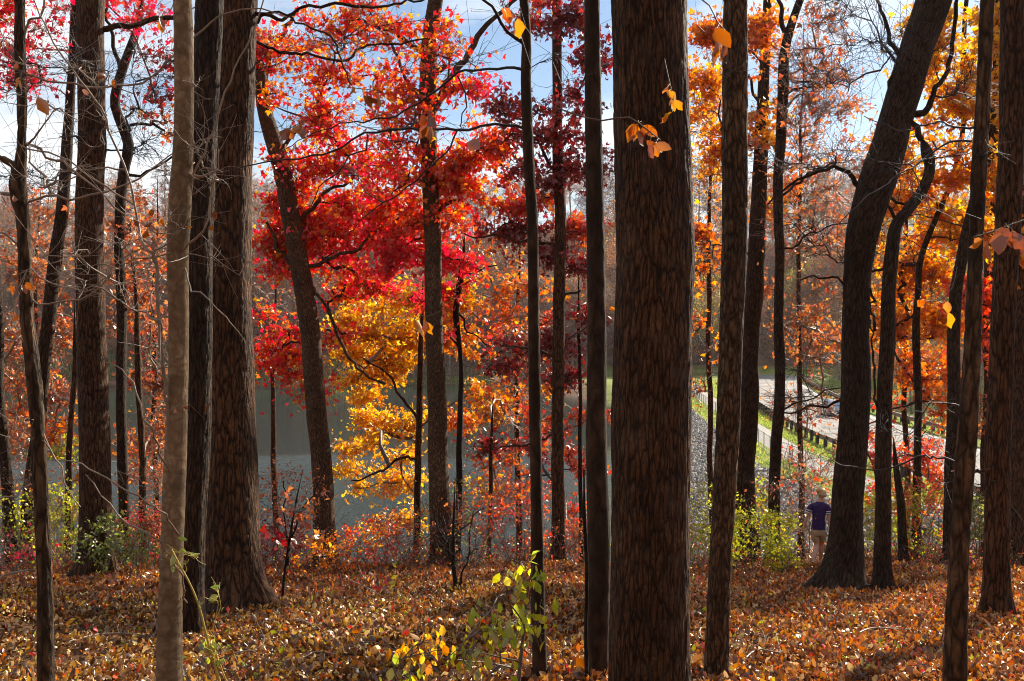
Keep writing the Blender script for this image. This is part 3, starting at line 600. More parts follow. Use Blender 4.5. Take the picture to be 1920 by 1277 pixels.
build_tree('sapling_tree', 'slim dark foreground trunk with long bare branches sweeping left across the red leaves',
    [(982, 0, 17), (986, 70, 18), (985, 150, 19), (990, 280, 20), (998, 420, 21), (1001, 600, 21), (1004, 760, 23), (1006, 950, 24), (1008, 1120, 26), (1012, 1277, 28)], Y=5.4, bark_m='smooth_dark', sides=28, seed=18, flare=.04, rough=.03, top=5,
    limbs=[[(986, 85, 12), (965, 72, 9), (945, 45, 8), (920, 15, 7), (885, -15, 5)],
           [(986, 132, 8), (950, 128, 7), (905, 130, 6.5, .1), (860, 140, 6, .2), (825, 170, 5.5, .3), (790, 190, 5, .3), (740, 212, 4.5, .4), (680, 228, 4, .5), (620, 240, 3, .6), (560, 262, 2.4, .7), (520, 290, 1.8, .7)],
           [(988, 243, 8), (930, 233, 7), (880, 240, 6.5), (800, 243, 6), (730, 246, 6), (680, 250, 5.5), (640, 272, 5), (590, 292, 4.5), (540, 302, 4), (480, 308, 3.4), (420, 322, 2.5)],
           [(858, 243, 4.5), (845, 275, 4.2), (820, 300, 4), (780, 335, 3.6), (735, 372, 3.2), (690, 400, 2.6), (650, 440, 2)],
           [(690, 252, 4), (690, 278, 4), (655, 292, 4), (630, 325, 3.4), (600, 350, 3), (585, 385, 2.5)],
           [(858, 142, 4), (872, 175, 3.6), (868, 215, 3), (862, 238, 2.6)]],
    bare=[(850, 150, 120, 90, 22, 0, 'rust'), (700, 300, 130, 80, 26, 0, 'rust'), (930, 60, 70, 60, 10, 0, 'rust'), (1040, 120, 60, 70, 8, 0, 'rust')], twigs=3, twig_len=.22, twig_m='twig_dark')
build_tree('beech_tree', 'smooth pale tan trunk with sunlit right edge and pale arching side stems, left foreground',
    [(343, 0, 34), (345, 130, 36), (344, 260, 37), (338, 380, 42), (333, 470, 40), (334, 600, 37), (332, 760, 38), (327, 880, 42), (323, 1000, 42), (320, 1130, 44), (319, 1277, 48)], Y=5.0, bark_m='pale', sides=40, seed=19, flare=.04, rough=.010, top=6,
    limbs=[[(322, 850, 9, -.1), (313, 760, 9, -.1), (303, 640, 9, -.1), (295, 560, 9, -.1), (290, 500, 8, -.1), (275, 470, 7, -.1), (258, 430, 6), (250, 380, 6), (238, 325, 5.5), (217, 267, 5.5), (190, 205, 5), (150, 150, 4.5), (110, 97, 4), (75, 27, 3.6), (60, -10, 3)],
           [(345, 425, 8), (367, 330, 6), (395, 270, 5), (408, 215, 5), (420, 170, 4.5), (440, 130, 4), (480, 50, 3.5), (500, -20, 3)],
           [(330, 480, 8, -.1), (355, 460, 7, -.1), (380, 430, 6, -.1), (395, 390, 5, -.1), (402, 330, 4, -.1)],
           [(235, 318, 5), (200, 315, 4), (160, 325, 4), (120, 338, 3), (100, 342, 2)],
           [(252, 385, 5), (200, 352, 4.2), (150, 312, 4), (110, 297, 4), (70, 280, 4), (40, 275, 3.4)],
           [(327, 900, 5, -.3), (300, 850, 5, -.3), (280, 800, 4.5, -.3), (250, 720, 4, -.3), (225, 690, 3.5, -.3), (200, 680, 2.5, -.3)],
           [(352, 480, 3.2, -.2), (330, 490, 3.2, -.2), (300, 478, 3, -.2), (270, 470, 3, -.2)],
           [(345, 500, 4, -.3), (360, 545, 3.6, -.3), (390, 560, 3.2, -.3), (420, 590, 2.6, -.3), (460, 640, 2, -.3)],
           [(341, 1010, 4, -.5), (300, 960, 4, -.5), (260, 930, 4, -.5), (215, 910, 4.5, -.5), (180, 890, 4, -.5), (150, 870, 3.5, -.5), (115, 860, 2.2, -.5)],
           [(350, 1130, 5, -.4), (330, 1060, 4.5, -.4), (290, 1010, 4, -.4), (235, 985, 4, -.4), (190, 925, 3.6, -.4), (160, 888, 3, -.4)]],
    blobs=[(285, 405, 40, 25, 5, 16, 'brown', -.2), (325, 430, 25, 20, 4, 10, 'brown', -.2), (342, 750, 10, 10, 2, 5, 'brown', -.2), (190, 165, 16, 12, 2, 5, 'brown', -.1)],
    bare=[(150, 260, 140, 120, 54, 0, 'r'), (400, 250, 70, 160, 36, 0, 'r'), (220, 500, 120, 90, 40, 0, 'r'), (280, 700, 60, 110, 14, 0, 'r'), (430, 520, 50, 90, 8, 0, 'r')],
    twigs=2, twig_len=.16, twig_m='twig_pale', leaf_m='leaf_near', leaf_size=.045, tmpl=LEAF_CURL, mode='hang', br=.0055, wob=.16)
build_tree('sapling_tree', 'crooked grey green trunk with a bulging fork, leftmost trunk reaching the bottom edge',
    [(37, 0, 19), (38, 120, 20), (41, 200, 20), (40, 290, 22), (34, 350, 34), (44, 410, 28), (48, 500, 26), (52, 600, 27), (62, 690, 28), (70, 780, 27), (76, 900, 28), (82, 1080, 29), (85, 1277, 32)], Y=5.2, bark_m='oak_grey2', sides=28, seed=20, flare=.04, rough=.03, top=5,
    limbs=[[(38, 350, 22), (20, 310, 14), (0, 290, 12), (-30, 280, 9)], [(38, 375, 9), (10, 360, 9), (-20, 365, 8)],
           [(46, 470, 6), (30, 455, 5), (10, 440, 5), (-20, 430, 4)],
           [(45, 138, 5), (90, 150, 5), (143, 155, 5), (200, 164, 5), (233, 164, 5), (262, 156, 5), (300, 125, 5), (333, 97, 5), (400, 43, 4.5), (433, 23, 4), (490, 18, 3.5), (540, 30, 2.6)],
           [(45, 270, 7), (65, 275, 7), (85, 292, 6), (120, 300, 6), (145, 325, 6), (170, 345, 5), (195, 370, 4.6), (235, 400, 4)],
           [(50, 380, 6), (85, 370, 6), (150, 370, 6), (200, 360, 5), (240, 345, 4.6), (280, 318, 4), (330, 285, 3)],
           [(70, 790, 5), (95, 840, 4), (120, 900, 3), (150, 950, 2.4)],
           [(55, 500, 5), (75, 520, 4), (115, 540, 3.6), (160, 545, 3.2), (205, 515, 3)],
           [(48, 550, 5), (75, 570, 4.6), (120, 568, 4.2), (170, 550, 3.8), (215, 500, 3.6), (260, 470, 3.2), (310, 440, 3)],
           [(45, 70, 6), (55, 40, 6), (75, 30, 6), (85, 0, 5)], [(65, 1070, 6, -.2), (30, 1070, 5, -.2), (-10, 1090, 5, -.2)], [(62, 910, 4, -.2), (25, 925, 4, -.2), (-10, 940, 4, -.2)]],
    blobs=[(15, 590, 18, 28, 4, 9, 'brown', -.6), (45, 160, 14, 14, 3, 3, 'brown', -1.2), (12, 330, 20, 10, 2, 3, 'brown', -.5)],
    bare=[(120, 180, 110, 120, 18, 0, 'r'), (160, 480, 110, 90, 14, 0, 'r'), (30, 820, 60, 80, 8, 0, 'r')], twigs=2, twig_len=.18, twig_m='twig_pale', leaf_m='leaf_near', leaf_size=.045, tmpl=LEAF_CURL, mode='hang', br=.004, wob=.16)
build_tree('forest_tree', 'massive brown furrowed trunk with a flaring foot, just left of the open lake view',
    [(450, 0, 66), (440, 150, 74), (432, 320, 80), (430, 500, 85), (430, 700, 90), (432, 850, 95), (436, 980, 100), (438, 1070, 108), (440, 1148, 128)], bark_m='oak', sides=64, seed=21, rough=.012, top=9, flare=.45,
    limbs=[[(430, 40, 8), (470, 75, 7, .2), (520, 95, 6, .3), (590, 100, 5, .4), (640, 118, 5, .5), (690, 85, 4, .6), (760, 78, 4, .7), (800, 70, 3, .8)],
           [(470, 20, 8), (530, 35, 7), (560, 15, 6), (640, 12, 6), (720, 10, 5), (800, 0, 4)],
           [(460, 60, 6), (500, 25, 5), (560, 40, 4), (610, 60, 4), (640, 110, 3.5), (660, 160, 3)]],
    bare=[(620, 80, 150, 70, 30, 0, 'r'), (540, 200, 60, 80, 8, 0, 'r')], twigs=3, twig_len=.3, twig_m='twig_dark')
build_tree('forest_tree', 'dark trunk half hidden between the pale smooth tree and the massive brown trunk',
    [(392, 0, 52), (384, 200, 50), (377, 420, 48), (374, 650, 46), (368, 850, 44), (362, 1000, 43), (358, 1140, 46)], Y=8.6, bark_m='darkoak', sides=44, seed=22, rough=.02, top=8)
# --- middle distance on the bank ---------------------------------------------
build_tree('forest_tree', 'straight thick brown trunk between the crooked sapling and the pale tree at left',
    [(172, 0, 50), (171, 200, 50), (168, 400, 51), (170, 600, 53), (176, 800, 56), (180, 950, 58), (181, 1040, 62), (180, 1083, 70)], bark_m='oak', sides=44, seed=23, rough=.015, top=9,
    limbs=[[(185, 55, 12), (240, 48, 10, .3), (300, 35, 9, .5), (360, 30, 8, .8)]], bare=[(260, 90, 120, 90, 40, 0, 'r'), (90, 150, 90, 120, 34, 0, 'r'), (280, 260, 90, 90, 30, 0, 'r'), (90, 350, 90, 80, 24, 0, 'r')], twig_m='twig_dark', twigs=6, twig_len=.4)
build_tree('forest_tree', 'slim dark trunk leaning right, standing left of the straight thick brown trunk',
    [(142, 0, 15), (133, 150, 16), (126, 280, 20), (116, 400, 22), (100, 500, 24), (88, 640, 24), (74, 760, 24), (60, 900, 24), (52, 1040, 26)], bark_m='darkoak', sides=20, seed=24, top=8, crown_above=22,
    blobs=[(40, 120, 60, 90, 36, 1000, 'pink'), (20, 30, 50, 40, 16, 450, 'red'), (110, 30, 60, 30, 14, 200, 'pink'), (110, 450, 70, 80, 26, 420, 'rust'), (40, 480, 50, 70, 16, 260, 'rust')], leaf_size=.10, twigs=8, twig_m='twig_pale')
build_tree('forest_tree', 'dark tree at the far left edge with rusty leaves over the water',
    [(-10, 300, 8), (-6, 500, 14), (-2, 700, 18), (8, 850, 20), (20, 1035, 24)], bark_m='darkoak', sides=16, seed=25, top=0,
    blobs=[(30, 640, 60, 90, 30, 620, 'rust'), (60, 560, 60, 80, 24, 420, 'rust'), (30, 830, 50, 60, 20, 380, 'rust'), (60, 760, 50, 40, 14, 300, 'orange')], leaf_size=.10, twigs=8, twig_m='twig_pale')
build_tree('forest_tree', 'twisting forked dark trunk just right of the thick straight brown trunk at left',
    [(262, 0, 12), (254, 60, 14), (238, 110, 16), (226, 150, 17), (217, 200, 17), (230, 240, 18), (240, 270, 19), (232, 310, 19), (226, 400, 18), (227, 600, 18), (228, 800, 19), (232, 970, 20)], bark_m='darkoak', sides=18, seed=26, top=8, crown_above=22,
    limbs=[[(226, 130, 9), (222, 100, 8), (210, 70, 7), (204, 45, 6), (195, 0, 5)], [(244, 235, 6), (290, 235, 5), (325, 255, 4)], [(228, 320, 7), (260, 330, 5), (300, 310, 4), (340, 280, 4)]],
    blobs=[(260, 30, 90, 40, 36, 800, 'pink'), (300, 150, 70, 70, 36, 520, 'maroon'), (290, 250, 60, 50, 22, 240, 'rust'), (230, 420, 60, 60, 26, 420, 'rust'), (255, 520, 60, 60, 24, 500, 'rust'), (430, 40, 60, 40, 12, 300, 'red')], leaf_size=.095)
build_tree('sapling_tree', 'thin brown sapling with rusty red leaves, seen against the water left of the pale tree',
    [(250, 480, 5), (256, 600, 9), (262, 740, 12), (265, 860, 12), (269, 985, 14)], bark_m='oak', sides=12, seed=27, top=0, cat='sapling',
    blobs=[(270, 560, 50, 80, 34, 900, 'rust'), (280, 680, 45, 60, 26, 700, 'rust'), (285, 800, 45, 60, 30, 800, 'rust'), (270, 900, 35, 50, 14, 260, 'rust'), (240, 660, 30, 70, 14, 200, 'maroon')], leaf_size=.095, twigs=8, twig_m='twig_pale')
build_tree('sapling_tree', 'thin sapling with rust and yellow leaves, directly left of the straight thick brown trunk',
    [(142, 560, 5), (138, 690, 9), (132, 820, 10), (128, 920, 11), (126, 1000, 12)], bark_m='oak', sides=12, seed=28, top=0, cat='sapling',
    blobs=[(105, 620, 45, 70, 26, 620, 'rust'), (110, 720, 45, 60, 24, 560, 'rust'), (110, 800, 45, 40, 20, 420, 'orange'), (115, 860, 40, 30, 14, 260, 'yg'), (140, 920, 30, 50, 10, 120, 'yelor')], leaf_size=0.101, twigs=8, twig_m='twig_pale')
build_tree('red_oak_tree', 'leaning ridged trunk with blazing red foliage in front of the lake',
    [(478, 60, 12), (487, 130, 20), (500, 220, 28), (521, 290, 33), (540, 380, 34), (560, 480, 36), (575, 580, 37), (588, 700, 38), (598, 820, 38), (606, 940, 40), (611, 1056, 44)], Y=21.8, bark_m='oak_grey', sides=36, seed=29, top=0, rough=.015,
    limbs=[[(492, 170, 12), (505, 120, 10), (525, 70, 8), (560, 20, 6)], [(560, 215, 0.1), (560, 215, 0.1)][:0] or [(553, 430, 10), (590, 380, 8), (630, 350, 6), (665, 330, 5), (650, 290, 4)],
           [(568, 520, 8), (545, 500, 7), (520, 460, 6), (500, 420, 5)], [(575, 500, 9), (640, 480, 7), (700, 440, 6), (760, 400, 5)], [(520, 290, 8), (560, 240, 7), (600, 190, 6), (620, 160, 5)],
           [(565, 500, 7), (600, 560, 6), (640, 640, 6), (680, 700, 5), (720, 720, 4)]],
    blobs=[(560, 90, 90, 70, 46, 1000, 'redor'), (680, 60, 110, 60, 50, 1300, 'redor'), (600, 230, 60, 35, 24, 1080, 'red'), (560, 170, 70, 50, 22, 576, 'redor'), (690, 150, 90, 40, 28, 1224, 'redor'),
           (620, 310, 100, 45, 44, 2160, 'red'), (540, 400, 60, 70, 40, 2016, 'red'), (640, 400, 90, 55, 52, 3312, 'red'), (590, 350, 50, 30, 20, 792, 'redor'), (600, 470, 90, 50, 44, 2808, 'red'),
           (700, 440, 80, 60, 44, 2880, 'pink'), (520, 500, 50, 60, 28, 1584, 'red'), (640, 540, 80, 40, 34, 1656, 'red'), (520, 620, 45, 40, 24, 936, 'red'), (530, 680, 45, 30, 24, 1008, 'red'), (575, 705, 35, 25, 12, 504, 'red'), (610, 640, 35, 40, 14, 432, 'red'), (565, 740, 16, 12, 4, 93, 'red'), (620, 735, 20, 12, 4, 93, 'red'),
           (500, 100, 40, 60, 20, 648, 'red')], leaf_size=.10, twigs=4, twig_len=.42, twig_m='twig_dark')
build_tree('maple_tree', 'small tree with golden yellow foliage hanging over the lake',
    [(792, 520, 5), (790, 640, 9), (786, 760, 12), (784, 880, 13), (782, 960, 13), (781, 1055, 14)], Y=23.6, bark_m='oak', sides=16, seed=30, top=0,
    limbs=[[(786, 800, 6), (760, 750, 5), (720, 700, 4), (680, 670, 3)], [(785, 860, 6), (750, 860, 5), (700, 890, 4), (660, 900, 3)]],
    blobs=[(700, 610, 70, 45, 40, 2900, 'yellow'), (740, 560, 70, 35, 28, 1700, 'yellow'), (700, 690, 70, 35, 34, 2300, 'yellow'), (760, 660, 60, 50, 30, 2000, 'yellow'), (740, 780, 70, 40, 34, 2000, 'yellow'), (670, 745, 35, 12, 12, 500, 'yellow'),
           (700, 850, 60, 25, 24, 1300, 'yellow'), (660, 900, 45, 25, 16, 700, 'yellow'), (740, 900, 60, 30, 20, 1000, 'yellow'), (730, 970, 50, 25, 14, 520, 'yellow'), (690, 1000, 40, 20, 8, 200, 'yellow'), (850, 590, 50, 50, 24, 1300, 'yelor'), (880, 650, 60, 50, 24, 1200, 'yelor'), (870, 540, 50, 35, 14, 700, 'yellow'), (900, 720, 50, 50, 22, 900, 'yelor'), (860, 800, 45, 60, 18, 650, 'orange')],
    leaf_size=.10, twigs=4, twig_len=.4)
build_tree('red_oak_tree', 'upright trunk with a raised right limb, among red and orange leaves before the lake',
    [(818, 0, 28), (808, 60, 30), (803, 130, 32), (800, 200, 33), (806, 300, 31), (810, 420, 31), (813, 560, 32), (817, 700, 34), (821, 840, 37), (825, 950, 40), (829, 1040, 46)], Y=20.8, bark_m='oak_grey', sides=32, seed=31, top=8, rough=.018,
    limbs=[[(808, 215, 14), (828, 185, 15), (848, 145, 14), (868, 105, 13), (895, 70, 11), (925, 40, 9), (960, 5, 7), (985, -30, 5)], [(800, 105, 12), (765, 78, 10), (730, 60, 8), (690, 40, 6), (640, 30, 5)],
           [(812, 410, 10), (828, 385, 9), (850, 378, 7), (866, 372, 4)], [(798, 190, 9), (770, 160, 7), (745, 110, 6), (720, 60, 5)], [(836, 120, 9), (822, 135, 12), (806, 145, 12)]],
    blobs=[(770, 90, 70, 60, 34, 900, 'redor'), (740, 200, 60, 30, 18, 648, 'redor'), (860, 155, 30, 22, 12, 432, 'red'), (880, 170, 22, 20, 8, 230, 'pink'), (760, 260, 70, 30, 18, 648, 'red'), (760, 330, 80, 40, 34, 1224, 'red'), (850, 300, 70, 45, 36, 1872, 'redor'),
           (890, 350, 70, 50, 36, 1872, 'redor'), (920, 280, 60, 40, 20, 864, 'orred'), (760, 400, 60, 50, 28, 1728, 'red'), (850, 420, 70, 40, 26, 1224, 'orred'), (760, 480, 60, 45, 28, 1872, 'pink'), (850, 490, 55, 40, 24, 1224, 'pink'), (790, 540, 40, 25, 10, 360, 'pink'), (860, 545, 30, 20, 8, 187, 'red'), (850, 620, 20, 18, 5, 115, 'pink')],
    leaf_size=.10, twigs=4, twig_len=.4, twig_m='twig_dark')
build_tree('sapling_tree', 'thin nearly black trunk with forked top, just right of the upright lake view trunk',
    [(870, 430, 5), (868, 490, 8), (862, 545, 10), (856, 580, 12), (862, 650, 9), (863, 780, 11), (861, 900, 12), (858, 1010, 14)], bark_m='darkb', sides=14, seed=32, top=0, cat='sapling',
    limbs=[[(860, 555, 6), (845, 548, 5), (825, 548, 4)], [(866, 515, 4), (900, 508, 3), (930, 495, 2)], [(858, 580, 5), (880, 620, 3), (920, 650, 2)], [(858, 650, 4), (853, 640, 4), (840, 635, 3)]],
    blobs=[(930, 560, 60, 60, 18, 280, 'orange'), (920, 640, 60, 50, 18, 300, 'orred')], twigs=3, leaf_size=.095)
build_tree('sapling_tree', 'short thin brown sapling with pale orange leaves, left of the slim dark foreground trunk',
    [(925, 740, 5), (921, 860, 7), (919, 950, 8), (917, 1055, 9)], bark_m='oak', sides=10, seed=33, top=0, cat='sapling',
    blobs=[(930, 760, 45, 40, 18, 420, 'yelor'), (950, 850, 45, 40, 16, 300, 'orange'), (910, 900, 45, 50, 16, 260, 'yelor'), (960, 930, 40, 60, 16, 160, 'orred')], twigs=8, twig_len=.5, leaf_size=0.095, twig_m='twig_pale')
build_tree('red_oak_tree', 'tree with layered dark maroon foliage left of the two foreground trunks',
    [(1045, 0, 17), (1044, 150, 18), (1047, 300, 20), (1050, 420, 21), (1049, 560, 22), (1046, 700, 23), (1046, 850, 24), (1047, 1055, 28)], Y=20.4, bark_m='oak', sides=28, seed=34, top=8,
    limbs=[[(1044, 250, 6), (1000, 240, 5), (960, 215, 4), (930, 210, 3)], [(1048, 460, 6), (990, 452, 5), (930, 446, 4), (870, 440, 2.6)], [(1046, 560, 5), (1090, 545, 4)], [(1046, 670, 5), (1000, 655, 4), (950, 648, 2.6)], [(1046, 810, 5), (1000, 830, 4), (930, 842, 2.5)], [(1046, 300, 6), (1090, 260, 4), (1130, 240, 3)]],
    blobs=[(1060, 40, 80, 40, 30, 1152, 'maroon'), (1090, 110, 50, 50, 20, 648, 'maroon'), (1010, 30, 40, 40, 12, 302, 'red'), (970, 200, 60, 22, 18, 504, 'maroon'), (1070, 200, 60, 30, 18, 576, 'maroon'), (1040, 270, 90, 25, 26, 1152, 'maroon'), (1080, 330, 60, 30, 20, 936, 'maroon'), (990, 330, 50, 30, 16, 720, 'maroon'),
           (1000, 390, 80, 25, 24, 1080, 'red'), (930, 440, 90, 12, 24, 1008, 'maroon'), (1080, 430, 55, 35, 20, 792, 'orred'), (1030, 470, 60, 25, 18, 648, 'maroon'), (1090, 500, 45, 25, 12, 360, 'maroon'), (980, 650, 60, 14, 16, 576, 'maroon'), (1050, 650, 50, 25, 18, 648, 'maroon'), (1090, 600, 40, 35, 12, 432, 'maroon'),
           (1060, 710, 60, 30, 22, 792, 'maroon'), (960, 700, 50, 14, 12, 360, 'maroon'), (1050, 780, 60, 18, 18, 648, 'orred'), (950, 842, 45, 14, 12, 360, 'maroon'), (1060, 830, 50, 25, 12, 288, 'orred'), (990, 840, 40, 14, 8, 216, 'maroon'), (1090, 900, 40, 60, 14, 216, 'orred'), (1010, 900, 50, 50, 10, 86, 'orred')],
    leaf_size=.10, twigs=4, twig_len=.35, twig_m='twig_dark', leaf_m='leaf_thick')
build_tree('sapling_tree', 'very thin dark stem with orange leaves between the maroon leaved tree and smooth dark trunk',
    [(1085, 480, 4), (1086, 640, 6), (1088, 800, 7), (1089, 950, 8), (1090, 1045, 9)], bark_m='darkb', sides=10, seed=35, top=0, cat='sapling',
    blobs=[(1000, 560, 60, 60, 20, 420, 'orange'), (1090, 560, 30, 50, 12, 260, 'orange'), (970, 600, 50, 40, 14, 260, 'orred'), (1085, 980, 30, 50, 10, 180, 'orred'), (1000, 740, 50, 30, 10, 200, 'orange')], twigs=8, twig_len=.4, leaf_size=0.101, twig_m='twig_pale')
build_tree('forest_tree', 'dark trunk with yellow green leaves around its foot, just right of the grey plated trunk',
    [(1440, 0, 16), (1432, 150, 20), (1426, 300, 26), (1420, 450, 30), (1410, 600, 34), (1404, 720, 36), (1399, 850, 36), (1397, 950, 42), (1396, 1015, 56)], Y=24.5, bark_m='darkoak', sides=30, seed=36, top=8,
    limbs=[[(1424, 240, 8), (1450, 260, 6), (1455, 285, 5)], [(1430, 200, 6), (1400, 140, 5), (1380, 90, 4)]],
    blobs=[(1420, 60, 50, 60, 34, 1100, 'orange'), (1330, 60, 40, 60, 30, 1300, 'orange'), (1320, 180, 40, 60, 30, 1300, 'yelor'), (1330, 290, 40, 60, 26, 1100, 'yelor'), (1325, 400, 35, 50, 18, 600, 'orange'), (1430, 250, 60, 60, 30, 900, 'yelor'), (1440, 370, 50, 50, 22, 500, 'orange'),
           (1320, 500, 30, 50, 14, 160, 'orange'), (1340, 620, 45, 60, 18, 170, 'orange'), (1430, 520, 40, 60, 14, 160, 'rust'), (1400, 860, 28, 30, 14, 300, 'yg'), (1395, 930, 40, 35, 18, 420, 'yg')],
    leaf_size=.115, twigs=4, twig_len=.45, twig_m='twig_dark')
build_tree('forest_tree', 'slender forked trunk left of the walking person, with thin rusty twigs spreading right',
    [(1500, 0, 14), (1487, 40, 15), (1475, 80, 17), (1468, 160, 20), (1464, 260, 19), (1459, 400, 18), (1461, 540, 18), (1462, 680, 20), (1457, 820, 21), (1452, 930, 22), (1449, 1015, 26)], Y=22.5, bark_m='darkoak', sides=22, seed=37, top=8, crown_above=9,
    limbs=[[(1472, 60, 10), (1464, 20, 8), (1458, -20, 6)], [(1462, 175, 5), (1510, 165, 4), (1540, 162, 3)], [(1462, 370, 5), (1500, 340, 5), (1530, 320, 4), (1560, 310, 4), (1590, 325, 3)], [(1460, 470, 4), (1500, 455, 4), (1540, 430, 3), (1590, 420, 2)], [(1460, 770, 4), (1500, 755, 3), (1550, 735, 2.4), (1600, 720, 2)]],
    blobs=[(1550, 80, 70, 80, 46, 420, 'rust'), (1540, 200, 80, 70, 50, 420, 'rust'), (1550, 320, 70, 50, 40, 260, 'rust'), (1520, 430, 70, 60, 34, 260, 'rust'), (1520, 560, 70, 50, 30, 240, 'rust'), (1530, 650, 60, 40, 26, 300, 'rust'), (1510, 780, 60, 40, 20, 120, 'rust'), (1500, 880, 60, 40, 18, 110, 'orred')],
    leaf_size=.10, twigs=8, twig_len=.5, twig_m='twig_pale')
build_tree('leaning_oak_tree', 'big dark oak beside the walking person, its trunk bending right towards the top',
    [(1752, -10, 62), (1722, 80, 60), (1694, 180, 60), (1668, 270, 62), (1640, 350, 66), (1617, 430, 58), (1609, 520, 50), (1607, 600, 49), (1604, 700, 53), (1598, 820, 56), (1592, 920, 58), (1588, 1000, 62), (1583, 1060, 74), (1577, 1112, 94)], bark_m='darkoak', sides=56, seed=38, top=8, rough=.025, flare=.3,
    limbs=[[(1680, 205, 14), (1735, 210, 13), (1752, 180, 10), (1775, 145, 9), (1783, 80, 8), (1795, 10, 7), (1800, -40, 6)], [(1625, 370, 12), (1590, 325, 9), (1560, 315, 7), (1520, 325, 6), (1480, 350, 4.5), (1440, 380, 3)],
           [(1640, 355, 8), (1670, 370, 6), (1700, 385, 5)], [(1690, 110, 9), (1660, 60, 7), (1655, 20, 6), (1640, -20, 5)], [(1602, 750, 6), (1560, 755, 5), (1510, 768, 4), (1470, 775, 3)], [(1680, 200, 12), (1665, 215, 11), (1680, 140, 10), (1690, 110, 8)], [(1605, 555, 5), (1560, 520, 4), (1500, 525, 3)]],
    bare=[(1580, 120, 110, 120, 80, 0, 'r'), (1540, 300, 90, 90, 40, 0, 'r'), (1540, 450, 90, 80, 40, 0, 'r'), (1520, 740, 80, 50, 14, 0, 'r'), (1790, 150, 60, 120, 30, 0, 'r')], twigs=5, twig_len=.4, twig_m='twig_dark')
build_tree('forest_tree', 'curving trunk standing directly right of the big leaning oak',
    [(1728, 258, 18), (1738, 280, 20), (1746, 312, 20), (1735, 350, 20), (1705, 392, 20), (1682, 420, 22), (1671, 470, 26), (1664, 540, 26), (1664, 620, 28), (1662, 720, 28), (1657, 830, 30), (1654, 950, 30), (1654, 1050, 32), (1655, 1118, 38)], bark_m='darkoak', sides=32, seed=39, top=0, rough=.03,
    limbs=[[(1728, 262, 12), (1715, 230, 10), (1700, 212, 9)], [(1640, 620, 6, .3), (1632, 540, 5, .4)], [(1655, 850, 6), (1645, 760, 5), (1635, 660, 4), (1632, 600, 3)], [(1670, 480, 9), (1680, 420, 7), (1660, 380, 6)], [(1668, 500, 7), (1650, 505, 6), (1635, 510, 5)]],
    bare=[(1720, 480, 70, 60, 14, 0, 'r')], twig_m='twig_dark')
build_tree('oak_tree', 'narrow dark trunk wrapped in glowing orange and yellow foliage, right of the curving trunk',
    [(1812, 0, 8), (1808, 120, 9), (1802, 260, 9), (1790, 330, 10), (1760, 400, 10), (1726, 480, 11), (1721, 560, 12), (1719, 640, 14), (1721, 740, 13), (1720, 850, 13), (1719, 970, 15)], Y=22.6, bark_m='darkoak', sides=18, seed=40, top=8, crown_above=9,
    blobs=[(1750, 60, 60, 50, 34, 975, 'yellow'), (1800, 90, 60, 80, 46, 1950, 'yellow'), (1800, 200, 60, 60, 36, 1650, 'yellow'), (1740, 180, 50, 60, 26, 900, 'yelor'), (1700, 300, 60, 50, 34, 1275, 'yelor'), (1780, 320, 60, 60, 34, 1425, 'yelor'), (1700, 380, 60, 40, 28, 1275, 'yelor'),
           (1770, 430, 60, 50, 34, 1575, 'yellow'), (1700, 460, 50, 40, 24, 900, 'yelor'), (1740, 520, 70, 40, 34, 1500, 'yelor'), (1690, 590, 50, 50, 26, 975, 'yelor'), (1770, 610, 60, 45, 30, 1275, 'yelor'), (1730, 700, 60, 40, 26, 975, 'orange'), (1770, 760, 50, 30, 16, 450, 'orange'), (1700, 850, 50, 40, 16, 390, 'orred'), (1740, 930, 50, 40, 18, 465, 'orred'), (1640, 620, 30, 60, 16, 525, 'yelor'), (1640, 780, 25, 60, 12, 270, 'orred'), (1640, 900, 25, 60, 12, 315, 'orred')],
    leaf_size=.115, twigs=4, twig_len=.42, twig_m='twig_dark')
build_tree('oak_tree', 'dark trunk with orange leaves, just left of and behind the slender arched branch trunk',
    [(1872, 0, 16), (1866, 180, 18), (1846, 320, 20), (1815, 420, 21), (1796, 520, 22), (1790, 640, 24), (1788, 760, 24), (1785, 880, 26), (1786, 985, 30)], Y=20.8, bark_m='darkoak', sides=24, seed=41, top=8, crown_above=9,
    blobs=[(1880, 60, 50, 70, 34, 1300, 'yellow'), (1880, 200, 50, 70, 34, 1300, 'yellow'), (1880, 330, 50, 60, 26, 1100, 'yelor'), (1870, 450, 50, 60, 26, 1000, 'yelor'), (1850, 560, 40, 60, 20, 800, 'orred'), (1850, 680, 40, 60, 18, 420, 'orred'), (1850, 800, 35, 50, 12, 160, 'rust'), (1660, 330, 40, 60, 14, 500, 'yelor')],
    leaf_size=.115, twigs=4, twig_len=.45, twig_m='twig_dark')
build_tree('forest_tree', 'distant grey brown trunk between the fungus footed trunk and the slender arched branch trunk',
    [(1868, 150, 22), (1863, 400, 23), (1858, 650, 25), (1856, 850, 27), (1856, 1000, 32)], Y=23.5, bark_m='oak', sides=24, seed=42, top=0)
build_tree('sapling_tree', 'short leaning stub of a trunk between the curving trunk and the orange leaved trunk',
    [(1676, 820, 6), (1682, 870, 10), (1688, 920, 14), (1691, 1000, 16)], Y=21, bark_m='darkoak', sides=12, seed=43, top=0, cat='sapling', blobs=[(1680, 960, 30, 40, 10, 160, 'yg')])

